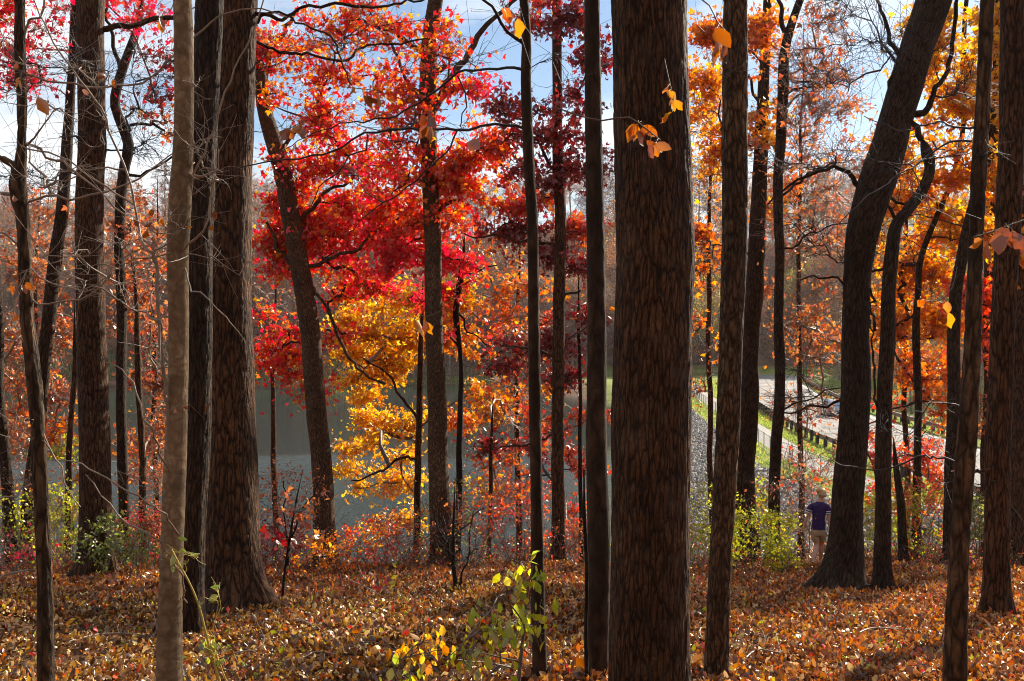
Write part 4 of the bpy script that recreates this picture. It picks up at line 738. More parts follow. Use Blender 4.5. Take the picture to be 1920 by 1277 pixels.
YB = [ # label, px, Y, top py, blobs
    ('young_tree', 'airy young tree with tiny rust leaves at the far left, over the water', 70, 25.5, 330, [(60, 430, 90, 110, 40, 700, 'rust'), (60, 640, 90, 110, 44, 800, 'rust'), (70, 830, 80, 70, 26, 420, 'rust')]),
    ('young_tree', 'airy young tree with rust leaves between the twisting forked trunk and pale smooth tree', 292, 26, 320, [(270, 430, 80, 100, 36, 560, 'rust'), (290, 640, 70, 110, 40, 700, 'rust'), (290, 840, 70, 70, 26, 520, 'orange')]),
    ('young_tree', 'pale twigged young tree between the massive furrowed trunk and the leaning ridged trunk', 515, 26.5, 480, [(520, 560, 50, 70, 30, 60, 'rust'), (520, 700, 40, 60, 14, 30, 'rust')]),
    ('young_tree', 'pale twigged young tree with small orange leaves, behind the slim dark foreground trunk', 972, 26, 400, [(940, 500, 70, 90, 44, 420, 'orange'), (960, 640, 70, 80, 44, 520, 'orange'), (960, 790, 70, 70, 34, 420, 'orred'), (1000, 920, 60, 60, 22, 200, 'orred')]),
    ('young_tree', 'airy young tree with orange leaves in the gap right of the thickest trunk', 1333, 28, 60, [(1330, 120, 50, 110, 34, 900, 'orange'), (1330, 320, 50, 90, 30, 700, 'yelor'), (1330, 540, 45, 100, 26, 240, 'orange'), (1330, 700, 45, 70, 20, 120, 'rust')]),
    ('young_tree', 'twiggy young tree with rusty leaves between the slender forked trunk and the leaning oak', 1502, 27.5, 40, [(1540, 120, 80, 90, 40, 520, 'rust'), (1540, 290, 80, 80, 40, 620, 'rust'), (1530, 450, 80, 90, 44, 700, 'rust'), (1530, 610, 80, 70, 40, 620, 'orange'), (1500, 740, 60, 40, 22, 120, 'rust'), (1520, 860, 70, 50, 22, 120, 'rust')]),
    ('young_tree', 'twiggy young tree with orange leaves just right of the curving trunk, before the road', 1700, 27, 200, [(1690, 330, 70, 90, 34, 900, 'yelor'), (1700, 520, 70, 80, 34, 1000, 'orange'), (1700, 700, 70, 60, 30, 900, 'orange'), (1700, 820, 70, 50, 22, 420, 'orred')]),
    ('young_tree', 'twiggy orange leaved young tree between the slender arched branch trunk and fungus footed trunk', 1852, 27, 100, [(1850, 200, 60, 100, 34, 1000, 'yelor'), (1860, 420, 60, 90, 34, 900, 'orange'), (1850, 620, 50, 90, 30, 700, 'orange'), (1850, 800, 50, 60, 20, 260, 'rust')]),
]
for i, (nm, lb, px, Yt, tp, bl) in enumerate(YB):
    bl = [(b_[0], b_[1], b_[2], b_[3], b_[4], int(b_[5] * 1.5), b_[6], -(b_[1] - 330) / F * Yt * .42) for b_ in bl]
    build_tree(nm, lb, [(px + 6, tp, 4), (px - 4, (tp + 900) / 2, 8), (px, 900, 11), (px + 2, 1040, 13)], Y=Yt, bark_m='oak', sides=10, seed=120 + i, top=0, cat='tree', blobs=bl, twigs=7, twig_len=.5, twig_m='twig_pale', leaf_size=.085)

# ------------------------------------------------------------------ low growth along the bank
def shrub(name, label, px, py, h, wd, pal, nl, seed, Y=None, stems=6, ls=.07, tw='twig', cat='shrub', twigs=4, group=None, bare=0.5):
    """bush rooted where the photo pixel (px, py) meets the ground; h, wd in metres"""
    rng = np.random.default_rng(seed)
    if Y is None: Y = Yhit(px, py)
    p = P(px, py, Y); gz = g1(p[0], Y); org = (p[0], Y, gz); root = empty(name, org); tag(root, label, cat, group)
    K = 6; n = stems; t = np.linspace(0, 1, K)
    b0 = np.array(org) + rng.normal(size=(n, 3)) * np.array([wd * .12, wd * .12, 0]) - np.array([0, 0, .05])
    tip = np.array(org) + np.stack([rng.uniform(-.5, .5, n) * wd, rng.uniform(-.4, .4, n) * wd, h * rng.uniform(.6, 1.05, n)], -1)
    bend = rng.normal(size=(n, 3)) * .12 * h
    ch = b0[:, None] + (tip - b0)[:, None] * t[None, :, None] + bend[:, None] * np.sin(t * 3.14)[None, :, None]
    for i in range(min(n, 4)):
        gs = G(); batch_tubes(gs, ch[i:i + 1], np.linspace(.009, .003, K)[None] * (h / 1.2) ** .5 * (Y / 18) ** .4, 5); gs.build('stem', M[tw], root, org)
    att = np.array(org) + np.stack([rng.uniform(-.5, .5, 6 * n) * wd, rng.uniform(-.4, .4, 6 * n) * wd, h * (.15 + .9 * rng.random(6 * n) ** .7)], -1)
    c2, par, wg, bn = grow(rng, list(ch[:, 1:].reshape(-1, 3)), att, 5, .16)
    gb = G()
    if n > 4: batch_tubes(gb, ch[4:], np.linspace(.007, .0025, K)[None].repeat(n - 4, 0) * (Y / 18) ** .4, 5)
    batch_tubes(gb, c2, (.0016 + .0015 * wg ** .5)[:, None] * np.linspace(1, .5, 5)[None] * (Y / 18) ** .4, 4)
    tws = side_twigs(rng, c2, twigs, .22 * max(h, .6)); batch_tubes(gb, tws, np.full((len(tws), 4), .0014) * (Y / 18) ** .4, 3)
    gb.build('branchwork', M[tw], root, org)
    if nl:
        gf = G(); i = rng.integers(0, len(tws), nl); q = tws[i, rng.integers(1, 4, nl)] + rng.normal(size=(nl, 3)) * ls * .6
        leaves(gf, rng, q, ls, LEAF_KITE if Y > 9 else LEAF_OVAL, cols(rng, pal, nl), 'rand'); gf.build('foliage', M['leaf'], root, org)
    return root

SH = [  # label, px, py, h, w, palette, leaves, stems
    ('green and yellow leafed bush in front of the far left trunks, at the bank edge', 40, 1062, 1.5, 2.0, 'yg', 900, 8),
    ('low red leafed bush at the far left, below the green and yellow bush', 20, 1095, .8, 1.6, 'pink', 300, 8),
    ('yellow green bush between the crooked sapling and the thick straight trunk at left', 120, 1072, 1.5, 1.5, 'yg', 1100, 9),
    ('small green leafed shrub at the right foot of the thick straight trunk at left', 225, 1085, 1.0, .9, 'green', 600, 7),
    ('bush with magenta and crimson leaves left of the pale smooth tree', 262, 1052, 1.3, 1.3, 'pink', 480, 9),
    ('bush with broad green leaves behind the magenta leafed bush at left', 235, 1030, 1.2, 1.0, 'green', 500, 6),
    ('russet twiggy bush at the water edge directly left of the pale smooth tree', 290, 1060, 1.5, .8, 'rust', 500, 8),
    ('tangled russet shrub between the massive trunk and the leaning ridged trunk', 528, 1070, 2.0, 1.5, 'rust', 520, 9),
    ('dark red leafed shrub right beside the foot of the massive furrowed trunk', 512, 1088, 1.0, .9, 'maroon', 420, 7),
    ('yellow leafed low bush around the foot of the leaning ridged trunk', 605, 1082, .7, 1.4, 'yelor', 520, 8),
    ('red and pink leafed brambles between the leaning ridged trunk and the yellow tree', 690, 1068, .9, 1.4, 'orred', 520, 9),
    ('bare reddish bramble patch below the golden yellow tree', 755, 1070, 1.1, 1.3, 'rust', 420, 10),
    ('green leafed vine bush wrapped round the foot of the upright lake view trunk', 835, 1060, 2.1, 1.0, 'green', 520, 7),
    ('russet thicket right of the upright lake view trunk, against the water', 890, 1066, 1.4, 1.3, 'rust', 520, 10),
    ('thicket of orange leafed twigs left of the dark slim foreground sapling', 960, 1066, 1.3, 1.3, 'orred', 460, 10),
    ('low rust coloured shrub at the foot of the maroon leaved tree', 1050, 1062, 1.0, 1.2, 'rust', 520, 9),
    ('orange bush seen in the gap right of the maroon leaved tree', 1082, 1060, 1.2, .7, 'orred', 320, 7),
    ('light green bush directly right of the thickest trunk', 1312, 1040, 1.9, 1.3, 'yg', 820, 9),
    ('small yellow green bush on the stones, right of the thickest trunk and higher in view', 1335, 985, 1.1, 1.3, 'yg', 520, 7),
    ('bright yellow green bush right of the grey plated trunk, the brightest one', 1418, 1080, 1.2, 1.3, 'yg', 1500, 10),
    ('bushy green growth between the slender forked trunk and the walking person', 1462, 1078, .5, .55, 'yg', 260, 8),
    ('yellow leafed bush right of the big leaning oak', 1632, 1030, 1.6, .8, 'yg', 620, 7),
    ('wide pale green bush right of the curving trunk', 1712, 1046, 1.5, 1.8, 'yg', 1100, 10),
    ('red leafed shrub behind the wide pale green bush at right', 1745, 1010, 1.7, 1.2, 'orred', 620, 8),
    ('green bush between the slender arched branch trunk and the fungus footed trunk', 1835, 1052, 1.5, 1.0, 'green', 620, 8),
    ('bare twiggy bush on the stones left of the walking person', 1470, 1010, 2.0, 1.6, 'rust', 160, 9),
]
SH2 = [('leafless twiggy brush on the stones directly right of the thickest trunk', 1316, 25.5, 2.2, 1.6, 'rust', 120, 9),
    ('leafless twiggy brush between the grey plated trunk and the slender forked trunk', 1420, 27, 2.4, 1.6, 'rust', 120, 9),
    ('tangled bare brush on the stones behind the walking person', 1495, 25, 1.5, 1.2, 'rust', 100, 9),
    ('bare brush reaching above the walking person towards the road', 1545, 28, 3.4, 1.8, 'rust', 200, 10),
    ('reddish brush behind the curving trunk, in front of the road', 1690, 25, 2.4, 2.0, 'orred', 420, 10),
    ('bare pale brush beside the slender arched branch trunk, in front of the road', 1850, 26, 2.6, 2.0, 'rust', 160, 10),
    ('dense bare twigs hanging over the water at the far left edge', 12, 22.0, 2.4, 1.6, 'rust', 260, 10),
    ('bare red twigged brush in front of the water, left of the straight thick brown trunk', 95, 22.2, 2.2, 1.4, 'rust', 260, 10),
    ('bare red twigged brush in front of the water beside the pale smooth tree', 285, 22.2, 2.4, 1.3, 'rust', 260, 10)]
for i, (lb, px, Yb, h, wd, pal, nl, st) in enumerate(SH2):
    shrub('shrub', lb, px, 1000, h, wd, pal, nl, 260 + i, Y=Yb, stems=st, ls=.08, tw='twig_pale', twigs=7)
for i, (lb, px, py, h, wd, pal, nl, st) in enumerate(SH):
    shrub('shrub', lb, px, py, h, wd, pal, int(nl * 1.3), 200 + i, stems=st, ls=.075)

# continuous low brambles along the lip of the bank
rb = np.random.default_rng(401); gB = G(); gL = G(); n_ = 5200
x_ = rb.uniform(-12.5, 12.5, n_); y_ = 19.6 + 2.9 * rb.random(n_); dn = .55 + .45 * np.sin(x_ * 1.7 + 1) * np.sin(x_ * .6); ok = (rb.random(n_) < dn) & ~((x_ > 5.2) & (x_ < 7.6)); x_, y_ = x_[ok], y_[ok]; n_ = len(x_)
hb = rb.uniform(.2, .75, n_) * (1 + .5 * np.sin(x_ * 1.1)); b_ = np.stack([x_, y_, ground(x_, y_)], -1); d_ = rb.normal(size=(n_, 3)) * .55; d_[:, 2] = 1; t_ = np.linspace(0, 1, 4)[None, :, None]
st_ = b_[:, None] + d_[:, None] * hb[:, None, None] * t_ + rb.normal(size=(n_, 1, 3)) * .16 * t_ ** 2; batch_tubes(gB, st_, np.full((n_, 4), .0032), 3)
tw_ = side_twigs(rb, st_, 3, .16); batch_tubes(gB, tw_, np.full((len(tw_), 4), .002), 3)
for pal_, f_, c_ in (('rust', .42, None), ('maroon', .2, None), ('yg', .16, None), ('pink', .08, None), ('orange', .14, None)):
    m_ = int(len(tw_) * f_ * .9); i_ = rb.integers(0, len(tw_), m_); leaves(gL, rb, tw_[i_, 3] + rb.normal(size=(m_, 3)) * .03, .058, LEAF_KITE, cols(rb, pal_, m_), 'rand')
br_ = gB.build('bank_brambles', M['twig']); tag(br_, 'low tangled brambles with red, rust and green leaves along the lip of the bank', 'brambles', kind='stuff'); gL.build('foliage', M['leaf'], br_)
# forked dead stump-like sapling in the middle of the leaf floor
build_tree('dead_sapling', 'leafless black forked sapling in the middle of the leaf covered ground', [(852, 900, 3), (850, 1000, 6), (852, 1070, 8), (856, 1110, 9), (854, 1152, 14)], Y=11.2, bark_m='darkb', sides=12, seed=60, top=0, cat='dead sapling', twig_m='twig_dark', flare=.1,
    limbs=[[(852, 1100, 7), (845, 1130, 7), (828, 1155, 6, -.2)], [(856, 1120, 6), (868, 1080, 4, .1), (878, 1030, 3, .1), (890, 960, 2, .2)], [(852, 1060, 5), (830, 1010, 4), (812, 960, 2)], [(856, 1140, 6), (880, 1125, 5, -.2), (910, 1108, 4, -.3), (950, 1100, 2, -.3)], [(851, 1010, 4), (875, 985, 3), (905, 950, 2)]],
    bare=[(870, 980, 60, 70, 22, 0, 'r'), (820, 980, 40, 50, 10, 0, 'r')], twigs=3, twig_len=.3)
build_tree('sapling_tree', 'thin dark leafless stem rising left of the leaning ridged trunk, rooted by the massive trunk', [(568, 880, 2), (552, 960, 4), (540, 1040, 5), (532, 1100, 6), (529, 1140, 7)], Y=11.5, bark_m='darkb', sides=8, seed=61, top=0, cat='sapling', twig_m='twig_dark', flare=0,
    limbs=[[(545, 1010, 4), (565, 960, 3), (590, 920, 2), (615, 870, 1.5)], [(540, 1060, 4), (535, 980, 3), (530, 900, 2)]],
    blobs=[(560, 990, 50, 60, 16, 60, 'rust'), (530, 1000, 40, 50, 10, 40, 'maroon')], twigs=3, twig_len=.3, leaf_size=.08)

# ------------------------------------------------------------------ foreground sprays
build_tree('young_shrub', 'spray of large yellow green leaves at the bottom, left of the slim dark trunk', [(1000, 1060, 3), (990, 1100, 3), (984, 1160, 5), (978, 1220, 7), (972, 1277, 9)], Y=4.3, bark_m='twig', sides=8, seed=70, top=0, cat='shrub', flare=0, trunk_name='stem',
    limbs=[[(982, 1170, 4), (940, 1120, 4, -.2), (905, 1165, 3.4, -.3), (870, 1200, 3, -.4), (845, 1230, 2, -.4)], [(976, 1240, 4), (900, 1222, 4), (820, 1225, 4, .1), (740, 1220, 3.5, .2), (700, 1207, 3, .2), (640, 1215, 2, .3)], [(976, 1250, 4), (880, 1240, 3, -.3), (800, 1225, 3, -.4), (740, 1240, 2, -.4)],
           [(990, 1110, 3), (960, 1110, 3), (930, 1140, 2)]],
    blobs=[(985, 1065, 26, 12, 6, 18, 'yg'), (975, 1110, 36, 26, 9, 39, 'yg'), (915, 1160, 36, 34, 12, 60, 'yg', -.3), (865, 1215, 30, 26, 9, 39, 'yg', -.35), (820, 1195, 22, 16, 7, 30, 'yellow', -.3), (770, 1240, 46, 26, 12, 53, 'yellow', -.4), (735, 1255, 26, 20, 6, 21, 'yg', -.4), (960, 1200, 36, 46, 9, 35, 'yg'), (1015, 1150, 18, 60, 7, 23, 'yg'), (940, 1245, 30, 30, 6, 13, 'yg')],
    twigs=2, twig_len=.07, twig_m='twig', leaf_m='leaf', leaf_size=.046, tmpl=LEAF_OVAL, mode='hang', br=.004, wob=.08)
build_tree('young_shrub', 'arching yellow stem with small green leaves, right of the pale smooth tree', [(322, 1030, 1.6), (335, 1055, 2.4), (352, 1085, 3), (372, 1130, 4), (385, 1180, 4.6), (398, 1230, 5), (412, 1277, 6)], Y=3.9, bark_m='yellow_stem', sides=8, seed=71, top=0, cat='shrub', flare=0, trunk_name='stem',
    limbs=[[(388, 1190, 4), (405, 1230, 4), (425, 1277, 4), (435, 1300, 4)], [(345, 1075, 2.5), (350, 1055, 2), (355, 1048, 1.4)]],
    blobs=[(326, 1035, 12, 12, 3, 6, 'green'), (350, 1070, 16, 20, 4, 8, 'green'), (375, 1120, 22, 22, 5, 9, 'green'), (392, 1180, 24, 26, 6, 13, 'green'), (410, 1230, 24, 26, 6, 14, 'yg')],
    twigs=2, twig_len=.04, twig_m='yellow_stem', leaf_m='leaf', leaf_size=.034, tmpl=LEAF_OVAL, mode='rand', br=.003)
build_tree('young_shrub', 'small drooping stem with red leaves standing on the leaf floor left of the dead sapling', [(706, 1068, 2), (708, 1090, 3), (710, 1110, 4), (708, 1140, 5)], Y=11.6, bark_m='twig', sides=8, seed=72, top=0, cat='shrub', flare=0, trunk_name='stem',
    blobs=[(710, 1090, 6, 24, 7, 30, 'red'), (695, 1135, 20, 14, 5, 14, 'red'), (745, 1080, 14, 14, 4, 12, 'yg')], twigs=2, twig_len=.08, leaf_size=.07, tmpl=LEAF_OVAL)
# leafy brown sprays hanging before the thickest trunk etc, each on its own hanging twig
def hanging_twig(label, pts, blob, seed, Y, pal='brown', ls=.11, name='hanging_twig'):
    rng = np.random.default_rng(seed); q = np.array([[*P(a_[0], a_[1], Y), a_[2] * 1.7 / F * Y / 2] for a_ in pts]); q = catmull(q, .03); org = tuple(q[0, :3]); root = empty(name, org); tag(root, label, 'leafy twig')
    g = G(); big_tube(g, q, 6, rng, .03); g.build('stem', M['twig'], root, org)
    for (px, py, rx, ry, n_) in blob:
        for k in range(n_):
            g = G(); c = P(px + rng.uniform(-rx, rx), py + rng.uniform(-ry, ry), Y + rng.uniform(-.08, .08))
            leaves(g, rng, c[None], ls, LEAF_CURL, cols(rng, pal, 1), 'hang'); 
            j = int(np.argmin(np.linalg.norm(q[:, :3] - c, axis=1))); batch_tubes(g, np.array([[q[j, :3], (q[j, :3] + c) / 2 + [0, 0, .01], c]]), np.full((1, 3), .0009), 4)
            g.c[-1][:, :3] = (.2, .12, .06); g.build('leaf', M['leaf_near'], root, org)
hanging_twig('drooping brown leaves on a thin twig before the thickest trunk, catching orange light', [(1040, 200, 1.5), (1080, 215, 1.6), (1130, 226, 1.8), (1180, 220, 1.8), (1215, 245, 1.6), (1238, 262, 1.2)], [(1205, 240, 16, 8, 5), (1225, 275, 14, 14, 5), (1190, 235, 6, 4, 2)], 80, 3.2, ls=.055)
hanging_twig('upper sprig of small bright orange leaves before the right side of the thickest trunk', [(1246, 110, 1), (1252, 140, 1.2), (1258, 165, 1.2), (1262, 190, 1), (1262, 205, .8)], [(1258, 165, 12, 5, 4), (1264, 190, 6, 8, 3), (1256, 215, 5, 8, 2)], 81, 3.3, 'orange', ls=.04)
hanging_twig('large russet leaves hanging before the grey plated trunk near the top', [(1300, -10, 1.6), (1330, 10, 1.6), (1345, 40, 1.4), (1362, 60, 1.2)], [(1352, 85, 12, 10, 3), (1345, 50, 5, 5, 2)], 82, 2.6, ls=.06)
hanging_twig('blurred brown leaf cluster in front of the upright lake view trunk', [(770, 200, .8), (790, 215, 1), (815, 208, 1), (840, 205, .8)], [(808, 215, 18, 5, 3), (812, 235, 8, 8, 3)], 83, 2.9, ls=.05)
hanging_twig('single long brown leaf hanging right of the upright lake view trunk', [(905, 236, .8), (900, 245, .8), (897, 255, .8)], [(897, 258, 2, 2, 1)], 84, 2.5, ls=.042)
hanging_twig('pair of brown leaves hanging low beside the upright lake view trunk', [(830, 580, .8), (812, 590, .9), (796, 594, .8)], [(785, 598, 12, 4, 2), (798, 600, 4, 4, 2)], 85, 2.9, 'orange', ls=.045)
hanging_twig('three small dark leaves hanging in the sky gap right of the leaning ridged trunk', [(640, 162, .8), (665, 165, .9), (690, 168, .9), (712, 170, .8)], [(662, 172, 6, 4, 2), (685, 178, 10, 4, 3), (706, 176, 4, 4, 2)], 86, 3.4, ls=.04)
hanging_twig('blurred orange brown leaves jutting in from the right edge', [(1960, 400, 2.5), (1900, 420, 2), (1860, 435, 2), (1825, 445, 1.4)], [(1885, 435, 26, 8, 6), (1850, 455, 8, 8, 2)], 87, 2.3, ls=.045)
hanging_twig('two bright orange leaves before the orange trees, upper right of the leaning oak', [(1795, 500, .8), (1785, 540, .9), (1760, 565, .9), (1728, 562, .8)], [(1726, 566, 3, 4, 1), (1782, 562, 5, 3, 1), (1778, 588, 2, 4, 1)], 88, 2.9, 'orange', ls=.042)
hanging_twig('blurred russet leaf pair near the top left corner', [(-10, 120, 1.4), (30, 130, 1.3), (45, 137, 1)], [(40, 150, 8, 8, 2), (66, 180, 4, 3, 1)], 89, 1.9, ls=.032)
hanging_twig('blurred brown leaf against the red leaves near the top, left of the pale smooth trunk', [(330, -10, 1.2), (322, 15, 1.2), (314, 25, 1)], [(300, 35, 10, 3, 2)], 90, 2.0, ls=.034)
hanging_twig('leaves hanging at the top edge between the lake view trunk and the slim dark sapling', [(960, -20, 1.6), (945, 0, 1.4), (940, 12, 1)], [(942, 15, 10, 6, 4), (965, 30, 6, 10, 2)], 91, 2.9, 'orange', ls=.045)
hanging_twig('small rust leaves on a twig at the left side of the leaning ridged trunk', [(500, 280, .8), (530, 250, .9), (560, 232, .9), (575, 225, .8)], [(565, 240, 8, 8, 4), (543, 240, 4, 6, 2)], 92, 3.2, ls=.04)

# ------------------------------------------------------------------ fallen leaves
def litter(name, label, n_, y0, y1, seed, pals, size, tmpl, halfw=lambda y: .54 * y + 1.2, xmin=None, pw=1.0, tilt=.6, lift=.05):
    rg = np.random.default_rng(seed); g = G()
    y = y0 + (y1 - y0) * rg.random(n_) ** pw; x = rg.uniform(-1, 1, n_) * halfw(y)
    # clumpy: thin the bare trail at left
    trail = (x < -2.2 - .1 * y) & (y > 5.6) & (y < 9.2) & (rg.random(n_) < .8); keep = ~trail
    if xmin is not None: keep &= x > xmin(y)
    x, y = x[keep], y[keep]; z = ground(x, y) + .012 + lift * rg.random(len(x)) ** 2
    pn = np.sin(x * 1.9 + 2 * np.sin(y * 1.1)) + np.sin(y * 2.6 + 1.7 * np.sin(x * 1.3 + 2)) + .7 * np.sin(x * 4.3 - y * 3.7)
    kp = rg.random(len(x)) < np.clip(.72 + .3 * pn, .28, 1); x, y, z, pn = x[kp], y[kp], z[kp], pn[kp]; z = z + .02 * np.clip(pn, 0, 2)
    c = np.zeros((len(x), 3)); side = sstep(-1.5, 3.0, x + rg.normal(size=len(x)) * 1.2); pick = rg.random(len(x)) < side
    c[pick] = cols(rg, pals[1], int(pick.sum()), None, .25); c[~pick] = cols(rg, pals[0], int((~pick).sum()), None, .25)
    acc = rg.random(len(x)); m1 = acc < .03; c[m1] = cols(rg, 'orred', int(m1.sum())); m2 = acc > .975; c[m2] = cols(rg, 'yg', int(m2.sum()))
    m3 = (acc > .93) & (acc < .975); c[m3] = cols(rg, 'orange', int(m3.sum()))
    leaves(g, rg, np.stack([x, y, z], -1), size, tmpl, c, 'flat', tilt)
    return tag(g.build(name, M['litter']), label, 'fallen leaves', kind='stuff')
litter('fallen_leaves', 'thick carpet of curled tan, yellow and orange leaves on the forest floor', 380000, 3.0, 12.5, 31, ('littery', 'litter'), .046, LEAF_CURL, pw=.75, tilt=1.15, lift=.06)
litter('fallen_leaves', 'distant part of the brown and orange leaf carpet, along the top of the bank', 190000, 12.5, 24.5, 32, ('litter', 'litter'), .075, LEAF_KITE, tilt=1.2, lift=.07)
litter('fallen_leaves', 'scattered leaves on the slope going down to the stones behind the walking person', 30000, 24, 36, 33, ('litter', 'litter'), .11, LEAF_KITE, xmin=lambda y: 3 + 0 * y)

gD = G(); rD = np.random.default_rng(77)
for (bx, by, br0, bY) in BASES:
    if bY > 21.5 or by > 21.5: continue
    m_ = int(180 + 2600 * br0); aa = rD.uniform(0, 6.28, m_); rr2 = br0 * 1.15 + np.abs(rD.normal(size=m_)) * (.10 + br0 * .9); x = bx + rr2 * np.cos(aa); y = by + rr2 * np.sin(aa)
    z = ground(x, y) + .02 + .11 * np.exp(-(rr2 - br0) / .12) * rD.random(m_); leaves(gD, rD, np.stack([x, y, z], -1), .055 if by < 12 else .075, LEAF_CURL, cols(rD, 'littery' if bx < 0 else 'litter', m_), 'flat', 1.2)
tag(gD.build('drifted_leaves', M['litter']), 'dry leaves drifted up around the feet of the trunks', 'fallen leaves', kind='stuff')
def stick(label, pts, seed, w0=.010):
    rng = np.random.default_rng(seed); q = []
    for (px, py, up) in pts:
        Y = Yhit(px, py); p = P(px, py, Y); q.append([p[0], p[1], g1(p[0], p[1]) + .03 + up, w0 * (1 - .6 * len(q) / len(pts))])
    q = catmull(np.array(q), .08); g = G(); org = q[0, :3]; big_tube(g, q, 8, rng, .08)
    side = q[len(q) // 2, :3]; tw = side_twigs(rng, q[None, :, :3][:, ::max(1, len(q) // 5)], 4, .25); batch_tubes(g, tw, np.full((len(tw), 4), w0 * .3), 4)
    o_ = g.build('fallen_stick', M['twig_pale'], None, org); o_.location = Vector([float(v) for v in org]); tag(o_, label, 'stick')
stick('thin pale fallen branch lying across the leaves, left of the dead forked sapling', [(655, 1105, .12), (690, 1122, .1), (740, 1140, .03), (790, 1150, 0)], 50)
stick('pale crooked stick lying on the leaves below the massive furrowed trunk', [(480, 1172, 0), (560, 1180, .05), (610, 1205, .02), (635, 1212, 0)], 51)
stick('dark stick on the ground at the bottom left between the crooked sapling and pale tree', [(130, 1215, .02), (200, 1208, .06), (270, 1212, .06), (300, 1212, .02)], 52, .008)
stick('short pale stick standing out of the leaves near the bank edge, below the yellow tree', [(690, 1100, .02), (680, 1095, .12), (672, 1088, .25)], 53, .006)
ST = [('curved grey stick lying between the thickest trunk and the grey plated trunk', (1300, 1200), (1322, 1215)), ('short brown stick lying right of the grey plated trunk at the bottom', (1400, 1250), (1480, 1235)),
      ('long thin stick lying left of the slender arched branch trunk', (1600, 1205), (1740, 1190)), ('thin crooked stick lying below the big leaning oak', (1520, 1150), (1610, 1162)),
      ('brown stick lying at the foot of the slim dark foreground trunk', (900, 1190), (985, 1215)), ('straight thin stick lying below the leaning ridged trunk', (560, 1130), (640, 1120)),
      ('short stick lying at the very bottom, left of the yellow green leaf spray', (560, 1255), (660, 1240)), ('grey stick lying between the fungus footed trunk and the right edge', (1880, 1215), (1918, 1205)),
      ('thin dark stick lying right of the pale smooth tree at the bottom', (440, 1240), (520, 1258))]
for i, (lb, a_, b_) in enumerate(ST): stick(lb, [(a_[0], a_[1], .03), ((a_[0] * 2 + b_[0]) / 3, (a_[1] * 2 + b_[1]) / 3 - 5, .05), ((a_[0] + 2 * b_[0]) / 3, (a_[1] + 2 * b_[1]) / 3 + 3, .04), (b_[0], b_[1], .03)], 500 + i, .007)
# exposed roots beside the leaning oak
def root_piece(label, pts, Y, seed):
    rng = np.random.default_rng(seed); q = np.array([[P(a_, 638.5, Y + d_)[0], Y + d_, g1(P(a_, 638.5, Y)[0], Y + d_) + u_, r_] for (a_, d_, u_, r_) in pts]); q = catmull(q, .05); g = G(); org = q[0, :3]; big_tube(g, q, 12, rng, .15)
    o_ = g.build('dead_log', M['darkoak'], None, org); o_.location = Vector([float(v) for v in org]); tag(o_, label, 'log')
root_piece('dark rotten log end lying on the leaves left of the big leaning oak', [(1478, -.2, .10, .035), (1495, -.1, .10, .06), (1515, 0, .04, .07), (1535, .1, .02, .04)], 15.0, 54)
root_piece('dark exposed root or log between the big leaning oak and the curving trunk', [(1590, -.3, .03, .05), (1610, -.35, .07, .07), (1630, -.3, .10, .06), (1650, -.2, .05, .03)], 15.0, 55)
# bracket fungus on the right trunk
gF = G(); Yf = Yhit(1865, 1168) - .13; c0 = P(1857, 1166, Yf)
for (dx, dz, r_) in ((0, 0, .035), (.03, -.006, .026), (-.022, -.004, .022)):
    th = np.linspace(0, 2 * math.pi, 14, endpoint=False); rings = []
    for (k, hz) in ((.2, .02), (.75, .018), (1, .006), (.9, -.004), (.2, -.008)): rings.append(np.stack([c0[0] + dx + r_ * k * np.cos(th), c0[1] + r_ * k * np.sin(th) * .8, c0[2] + dz + hz + 0 * th], -1))
    v = np.concatenate(rings); q_ = [(i * 14 + j, i * 14 + (j + 1) % 14, (i + 1) * 14 + (j + 1) % 14, (i + 1) * 14 + j) for i in range(4) for j in range(14)]; gF.add(v, q_)
tag(gF.build('bracket_fungus', simple('fungus_orange', (.75, .38, .14), .6)), 'small pale orange fungus shelf at the foot of the dark right hand trunk', 'fungus')

# ------------------------------------------------------------------ guard rails, fence
def box(g, c, s, rot=0.0, taper=1.0):
    c = np.array(c, float); x, y, z = np.array(s, float) / 2; v = np.array([(-x, -y, -z), (x, -y, -z), (x, y, -z), (-x, y, -z), (-x * taper, -y * taper, z), (x * taper, -y * taper, z), (x * taper, y * taper, z), (-x * taper, y * taper, z)])
    cr_, sr_ = math.cos(rot), math.sin(rot); v = np.stack([v[:, 0] * cr_ - v[:, 1] * sr_, v[:, 0] * sr_ + v[:, 1] * cr_, v[:, 2]], -1) + c
    g.add(v, [(0, 3, 2, 1), (4, 5, 6, 7), (0, 1, 5, 4), (1, 2, 6, 5), (2, 3, 7, 6), (3, 0, 4, 7)])
M['rail'] = simple('weathered_rail_timber', (.24, .15, .095), .8, 0, .3, 3, .3)
M['post'] = simple('dark_post_timber', (.050, .038, .034), .8, 0, .3, 3, .3)
M['galv'] = simple('galvanised_steel', (.36, .36, .36), .55, .5, .1, 5)
